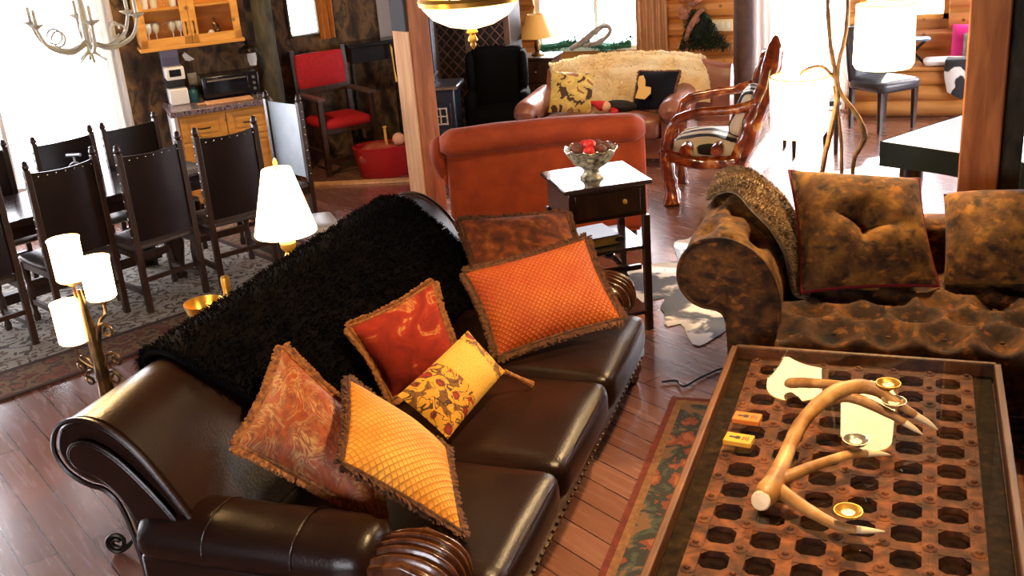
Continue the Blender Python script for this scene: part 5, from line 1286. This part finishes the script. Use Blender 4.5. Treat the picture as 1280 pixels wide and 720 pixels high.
MB().cushion((-.25, -.25, .43), (.25, .24, .53), 8, .02, .04).build('seat', REDCLOTH, rd, world=False, merge=True, angle=180)
MB().cushion((-.25, -.022, -.17), (.25, .022, .17), 8, 0, .02, M=Matrix.Translation((0, -.285, .95)) @ Matrix.Rotation(math.radians(4), 4, 'X')).build('backrest', REDCLOTH, rd, world=False, merge=True, angle=180)
MB().box((-.25, .21, .12), (.25, .235, .16)).build('front_stretcher', CHAIRW, rd, world=False)
rt_ = thing('tub', 'red lacquered tub of wrapped things on the floor by the canvas armchair', 'tub', (-4.5, 8.97, 0), math.radians(20))
MB().lathe([(.22, 0), (.24, .02), (.28, .27), (.29, .29), (.275, .295), (.225, .03), (1e-5, .03)], (0, 0, 0), 28, sx=1, sy=.72).build('tub_body', REDBIN, rt_, world=False)
MB().cushion((-.22, -.15, .12), (.20, .15, .27), 8, .05, .06).build('red_cloth', plain('crumpled_red_cloth', (.30, .03, .02), .7, c2=(.42, .10, .05), nscale=14, bumpk=.4), rt_, world=False, merge=True, angle=180)
o = MB().ball((0, 0, 0), .06, 12).build('yarn_ball', plain('peach_yarn', (.75, .38, .22), .8, bumpk=.4, bscale=40), None); o.location = (-4.33, 9.0, .34)
setprops(o, 'peach ball lying on top of the red tub', 'ball')
o = MB().lathe([(.014, 0), (.014, .16), (.02, .165), (.018, .18), (1e-5, .18)], (0, 0, 0), 10).build('candlestick', BRASS, None); o.location = (-4.43, 8.93, .30)
setprops(o, 'slim brass stick standing in the red tub', 'stick')
struct(MB().beam((-5.25, 8.50, .012), (-3.3, 8.92, .012), .09, .02).build('trim_3', POSTW2))
sh = thing('bar_table', 'tall black ledge table against the hearth wall with a single iron post', 'table', (-5.0, 9.85, 0), math.radians(45))
MB().box((-.20, -.10, 1.10), (.56, .16, 1.14)).build('top', BLACKE, sh, world=False, bevel=.006)
MB().box((-.17, -.08, .95), (.52, .12, 1.10)).build('apron', BLACKE, sh, world=False)
MB().tube([(.30, -.06, .95), (.28, -.06, .4), (.30, -.06, 0)], [.03, .022, .04], 10, 3).build('post', IRON, sh, world=False)
MB().tube([(-.13, .08, .95), (-.13, .08, 0)], [.025, .025], 10).build('post', IRON, sh, world=False)
hk = thing('fire_tools', 'pair of slim iron fire tools hanging at the end of the black ledge table', 'fire tools', (-4.72, 10.0, .7))
for k, x in enumerate((-4.74, -4.66)):
    MB().tube([(x, 9.92 + k * .05, 1.10), (x + .01, 9.92 + k * .05, .85), (x + .02, 9.92 + k * .05, .72)], [.012, .008, .018], 8, 3).build('poker', BRASS if k == 0 else IRON, hk)
MB().box((-4.80, 9.91, 1.08), (-4.6, 9.99, 1.10)).build('hook_bar', IRON, hk)
pg = thing('wall_banner', 'pale grey cloth panel hanging left of the pale faced timber post', 'cloth panel', (-4.75, 10.28, 1.2))
MB().box((-.02, -.16, .0), (.0, .16, .95)).build('cloth', plain('pale_grey_cloth', (.38, .34, .33), .8), pg, world=False); pg.rotation_euler = (0, 0, math.radians(-45)); pg.location = (-4.86, 10.30, 1.13)

# ------------------------------------------------------------------ dining chairs, table, chandelier
dc = thing('dining_chair', 'dark leather dining chair in the near row directly behind the candle lamp', 'chair', (-5.02, 5.27, 0), math.radians(65), 'x')
del dc['group']
CW = .43
for sx in (-1, 1):
    p_ = MB(); x = sx * CW / 2; p_.box((x - .019, -.235, 0), (x + .019, -.195, 1.09)); p_.lathe([(.014, 1.09), (.022, 1.10), (.024, 1.115), (.016, 1.13), (.018, 1.14), (1e-5, 1.15)], (x, -.215, 0), 10)
    p_.build('rear_post', CHAIRW, dc, world=False, bevel=.003)
    b = MB(); b.lathe([(.02, 0), (.024, .05), (.014, .08), (.024, .14), (.024, .22), (.015, .27), (.024, .32), (.024, .43)], (x, .2, 0), 12); b.build('front_leg', CHAIRW, dc, world=False)
    MB().box((x - .012, -.2, .13), (x + .012, .2, .165)).build('side_stretcher', CHAIRW, dc, world=False)
    MB().box((x - .014, -.2, .385), (x + .014, .2, .43)).build('side_rail', CHAIRW, dc, world=False)
MB().box((-CW / 2, .185, .24), (CW / 2, .21, .29)).build('front_stretcher', CHAIRW, dc, world=False)
MB().box((-CW / 2, -.225, .22), (CW / 2, -.205, .25)).build('rear_stretcher', CHAIRW, dc, world=False)
MB().cushion((-CW / 2 - .015, -.20, .43), (CW / 2 + .015, .235, .475), 8, .012, .02).build('seat', plain('seat_leather', (.075, .055, .050), .34, c2=(.11, .08, .07), nscale=6), dc, world=False, merge=True, angle=180)
def bpanel(o):
    def f(u, v):
        x = (u - .5) * (CW - .03); bow = .03 * (1 - (2 * u - 1) ** 2); zt = 1.07 - .012 * (1 - (2 * u - 1) ** 2)
        return V((x, -.222 - bow * (.6 + .4 * v) + o, .50 + (zt - .50) * v))
    return f
p_ = MB(); p_.grid(bpanel(0), 14, 10); p_.grid(bpanel(.012), 14, 10); w_ = 15
for j in range(10): 
    for c in (0, 14): a = j * w_ + c; p_.f.append((a, a + w_, a + w_ + 165, a + 165)); p_.m.append(0)
for i in range(14):
    for r in (0, 150): a = r + i; p_.f.append((a, a + 1, a + 166, a + 165)); p_.m.append(0)
bk_ = p_.build('back_panel', DINLEATHER, dc, world=False, angle=60)
nh = MB()
for sx in (-1, 1):
    for k in range(9): nh.ball((sx * (CW / 2 + .019), -.215, .54 + k * .06), .007, 6)
for k in range(7): nh.ball((-.17 + k * .057, -.24 - .02, 1.045), .006, 6)
nh.build('nailheads', SILVER, bk_, world=False)
FACE = lambda a: math.radians(a)
dup(dc, (-4.67, 5.68, 0), FACE(66), 'dark leather dining chair in the near row between candle and cone lamps')
dup(dc, (-4.39, 6.19, 0), FACE(58), 'dark leather dining chair at the right end of the near row by the cone lamp')
dup(dc, (-5.28, 4.70, 0), FACE(65), 'dark leather dining chair of the near row cut by the left edge')
dup(dc, (-5.49, 6.09, 0), FACE(-115), 'dining chair across the table in the middle of the far row', scale=(1, 1, .93))
dup(dc, (-5.26, 6.56, 0), FACE(-115), 'dining chair across the table at the right end of the far row', scale=(1, 1, .93))
dup(dc, (-5.87, 5.62, 0), FACE(-115), 'dining chair across the table at the far left edge of the photo', scale=(1, 1, .93))
hc = dup(dc, (-4.45, 6.90, 0), FACE(155), 'dining chair with painted window sheen at the head of the table behind the cone lamp')
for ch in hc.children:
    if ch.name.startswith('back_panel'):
        ch.data = ch.data.copy(); ch.data.materials[0] = SHEENHIDE
dt = thing('dining_table', 'long dark dining table between two rows of leather chairs', 'table', (-5.27, 5.62, 0), math.radians(65))
MB().box((-1.5, -.37, .70), (1.0, .37, .75)).build('top', plain('polished_dining_top', (.05, .028, .026), .14, c2=(.03, .016, .015), nscale=4, coat=.4), dt, world=False, bevel=.008)
MB().box((-1.4, -.32, .62), (.92, .32, .70)).build('apron', DARKW, dt, world=False)
for x in (-1.28, .60):
    for y in (-.25, .25): MB().lathe([(.05, 0), (.06, .06), (.045, .1), (.07, .25), (.075, .42), (.045, .5), (.065, .56), (.065, .62)], (x, y, 0), 14).build('leg', DARKW, dt, world=False)
MB().box((-1.28, -.03, .12), (.60, .03, .19)).build('stretcher', DARKW, dt, world=False)
stl = thing('stool', 'square footstool with painted top glare, half hidden behind the glowing cone lamp', 'stool', (-3.66, 5.98, 0), math.radians(35))
MB().cushion((-.21, -.19, .43), (.21, .19, .48), 6, .01, .02).build('seat', plain('seat_with_glare', (.55, .52, .50), .35), stl, world=False, merge=True, angle=180)  # glare on the seat put into its pale colour
fourleg(stl, .38, .34, .43, .05, CHAIRW)
ch_ = thing('chandelier', 'wrought iron chandelier with leaf tips hanging over the dining table', 'chandelier', (-5.12, 5.83, 0))
CX, CY = -5.03, 5.90
MB().tube([(CX, CY, 1.66), (CX, CY, 1.8), (CX, CY, 2.2), (CX, CY, HC)], [.022, .03, .016, .012], 10, 3).build('stem', WASHEDIRON, ch_)
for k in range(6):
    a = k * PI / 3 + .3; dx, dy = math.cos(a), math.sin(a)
    MB().tube([(CX, CY, 1.74), (CX + dx * .14, CY + dy * .14, 1.68), (CX + dx * .30, CY + dy * .30, 1.74), (CX + dx * .36, CY + dy * .36, 1.86)], [.02, .016, .013, .010], 8, 4).build('arm', WASHEDIRON, ch_)
    MB().lathe([(.01, 1.86), (.05, 1.885), (.052, 1.89), (.012, 1.89), (.012, 1.98), (1e-5, 1.985)], (CX + dx * .36, CY + dy * .36, 0), 12).build('candle_cup', WASHEDIRON, ch_)
    MB().prism([(0, 1.70), (.03, 1.67), (.10, 1.60), (.04, 1.64), (0, 1.66)], -.008, .008, 'Y', Matrix.Translation((CX, CY, 0)) @ rotz(a)).build('leaf_tip', WASHEDIRON, ch_)
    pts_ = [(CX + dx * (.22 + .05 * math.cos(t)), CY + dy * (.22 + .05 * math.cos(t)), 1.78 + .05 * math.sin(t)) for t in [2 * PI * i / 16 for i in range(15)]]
    MB().tube(pts_, .007, 6).build('scroll', WASHEDIRON, ch_)
# bicycle ornaments on the table
for k, (u, v, lab) in enumerate(((-.42, .20, 'small metal stand on the dining table, left of the two stands'), (.22, .22, 'small metal stand on the dining table, right of the two stands'))):
    m_ = Matrix.Translation((-5.27, 5.62, .75)) @ rotz(math.radians(65)); q = m_ @ V((u, v, 0))
    t = thing('metal_stand', lab, 'ornament', tuple(q), 0)
    w = MB(); w.tube([(.07 * math.cos(a), 0, .08 + .07 * math.sin(a)) for a in [PI * i / 10 for i in range(11)]], .006, 6); w.tube([(0, 0, 0), (0, 0, .20)], .007, 6)
    w.build('hoop', STEEL, t, world=False)
    MB().lathe([(.05, 0), (.05, .01), (1e-5, .012)], (0, 0, 0), 12).build('base', STEEL, t, world=False)
    MB().tube([(-.06, 0, .20), (.06, 0, .205)], .012, 8).build('bar', STEEL, t, world=False)

# ------------------------------------------------------------------ unseen ceiling spots added for warm fill, lamp bulbs and daylight
def spot(name, label, loc, aim, power, col, size=1.3, blend=.6):
    t = thing(name, label, 'added fill light', loc)
    MB().lathe([(.05, -.10), (.075, -.11), (.08, -.10), (.08, 0), (1e-5, 0)], (0, 0, 0), 18).build('housing', GUNMETAL, t, world=False)
    l = bpy.data.lights.new(name + '_light', 'SPOT'); l.energy = power; l.color = col; l.spot_size = size; l.spot_blend = blend; l.shadow_soft_size = .09
    o = bpy.data.objects.new('fill_beam', l); COL.objects.link(o); o.parent = t; o.location = (0, 0, -.13)
    o.rotation_euler = (V(aim) - V(loc)).to_track_quat('-Z', 'Y').to_euler()
    return t
SPOTS = 1.0
spot('fill_spot', 'added warm fill spot over the coffee table, out of frame', (-.15, 3.3, HC), (-1.35, 3.1, .45), 560 * SPOTS, (1, .66, .32))
spot('fill_spot', 'added warm fill spot right of the coffee table, out of frame', (1.3, 2.8, HC), (.05, 3.55, .4), 190, (1, .64, .28), .62)
spot('fill_spot', 'added warm fill spot over the tufted sofa, out of frame', (.25, 6.5, HC), (.1, 4.8, .45), 620 * SPOTS, (1, .66, .32))
spot('fill_spot', 'added warm fill spot between velvet loveseat and side table, out of frame', (-1.3, 4.9, HC), (-2.0, 6.7, .4), 200 * SPOTS, (1, .68, .36), 1.1)
spot('fill_spot', 'added warm fill spot over the rose brown sofa, out of frame', (-2.2, 8.2, HC), (-2.1, 10.2, .7), 300 * SPOTS, (1, .68, .34), 1.4)
spot('fill_spot', 'added warm fill spot over the kitchen counter, out of frame', (-4.9, 7.0, HC), (-5.9, 8.3, 1.4), 210 * SPOTS, (1, .68, .34), 1.5)
def pl_(name, loc, e, col, r=.04):
    l = bpy.data.lights.new(name, 'POINT'); l.energy = e; l.color = col; l.shadow_soft_size = r
    o = bpy.data.objects.new(name, l); COL.objects.link(o); o.location = loc; return o
def attach(o, root): o.parent = root; o.location = rootm(root).inverted() @ o.location
attach(pl_('bulb_light', (-2.86, 2.98, 1.42), 48, (1, .62, .25), .07), il)
attach(pl_('bulb_light', (-2.77, 4.36, 1.38), 8, (1, .68, .32), .05), lp)
attach(pl_('bulb_light', (-1.705, 4.4, 2.12), 22, (1, .72, .36), .1), hb)

w = bpy.data.worlds.new('overcast_sky'); S.world = w; w.use_nodes = True; nt = w.node_tree
bg = nt.nodes['Background']; bg.inputs[0].default_value = (.93, .92, 1.0, 1); bg.inputs[1].default_value = 18.0
sl = bpy.data.lights.new('sun', 'SUN'); sl.energy = 13.0; sl.color = (1, .95, .88); sl.angle = math.radians(1.5)
so_ = bpy.data.objects.new('sun', sl); COL.objects.link(so_); so_.rotation_euler = V((-.07, -.88, -.455)).to_track_quat('-Z', 'Y').to_euler(); so_.location = (1, 14, 5)
def portal(M, a, b, za, zb):
    l = bpy.data.lights.new('window_portal', 'AREA'); l.shape = 'RECTANGLE'; l.size = b - a; l.size_y = zb - za; l.cycles.is_portal = True
    o = bpy.data.objects.new('window_portal', l); COL.objects.link(o)
    c = M @ V(((a + b) / 2, .2, (za + zb) / 2)); n = -(M.to_3x3() @ V((0, 1, 0)))
    o.location = c; o.rotation_euler = n.to_track_quat('-Z', 'Z').to_euler()
    # keep the portal upright: local x along the wall
    xd = (M.to_3x3() @ V((1, 0, 0))); zd = -n; yd = zd.cross(xd)
    o.rotation_euler = Matrix((xd, yd, zd)).transposed().to_euler()
portal(MA, sA(-8.6), sA(-6.42), .30, 3.22)
portal(MW, sW(-5.66), sW(-5.41), 1.24, 2.2)
for a, b, z0, z1 in OPN: portal(MBk, a + 4.35, b + 4.35, z0, z1)
portal(MR, 1.2, 3.8, .5, 2.5)
portal(MF, 4.0, 6.0, 1.0, 2.2); portal(ML, 3.2, 6.4, .5, 2.6)

# ------------------------------------------------------------------ camera and view
cam = bpy.data.cameras.new('camera'); co_ = bpy.data.objects.new('camera', cam); COL.objects.link(co_)
F = 1322.7785; cam.sensor_width = 36; cam.sensor_fit = 'HORIZONTAL'; cam.lens = F / 1280 * 36; cam.clip_start = .05; cam.clip_end = 200
R = Matrix(((0.94528054, 0.04325269, -0.32337888), (0.31705048, -0.35560169, 0.87921921), (-0.07696548, -0.93363625, -0.34985665)))
x_, y_, z_ = R @ V((1, 0, 0)), R @ V((0, -1, 0)), R @ V((0, 0, -1))
mm = Matrix((x_, y_, z_)).transposed().to_4x4(); mm.translation = (0, 0, 2.45); co_.matrix_world = mm
S.camera = co_
S.view_settings.view_transform = 'Standard'; S.view_settings.look = 'None'; S.view_settings.gamma = 1; S.view_settings.use_curve_mapping = False
S.view_settings.exposure = 0.0
S.cycles.max_bounces = 8; S.cycles.transparent_max_bounces = 12; S.cycles.use_denoising = True
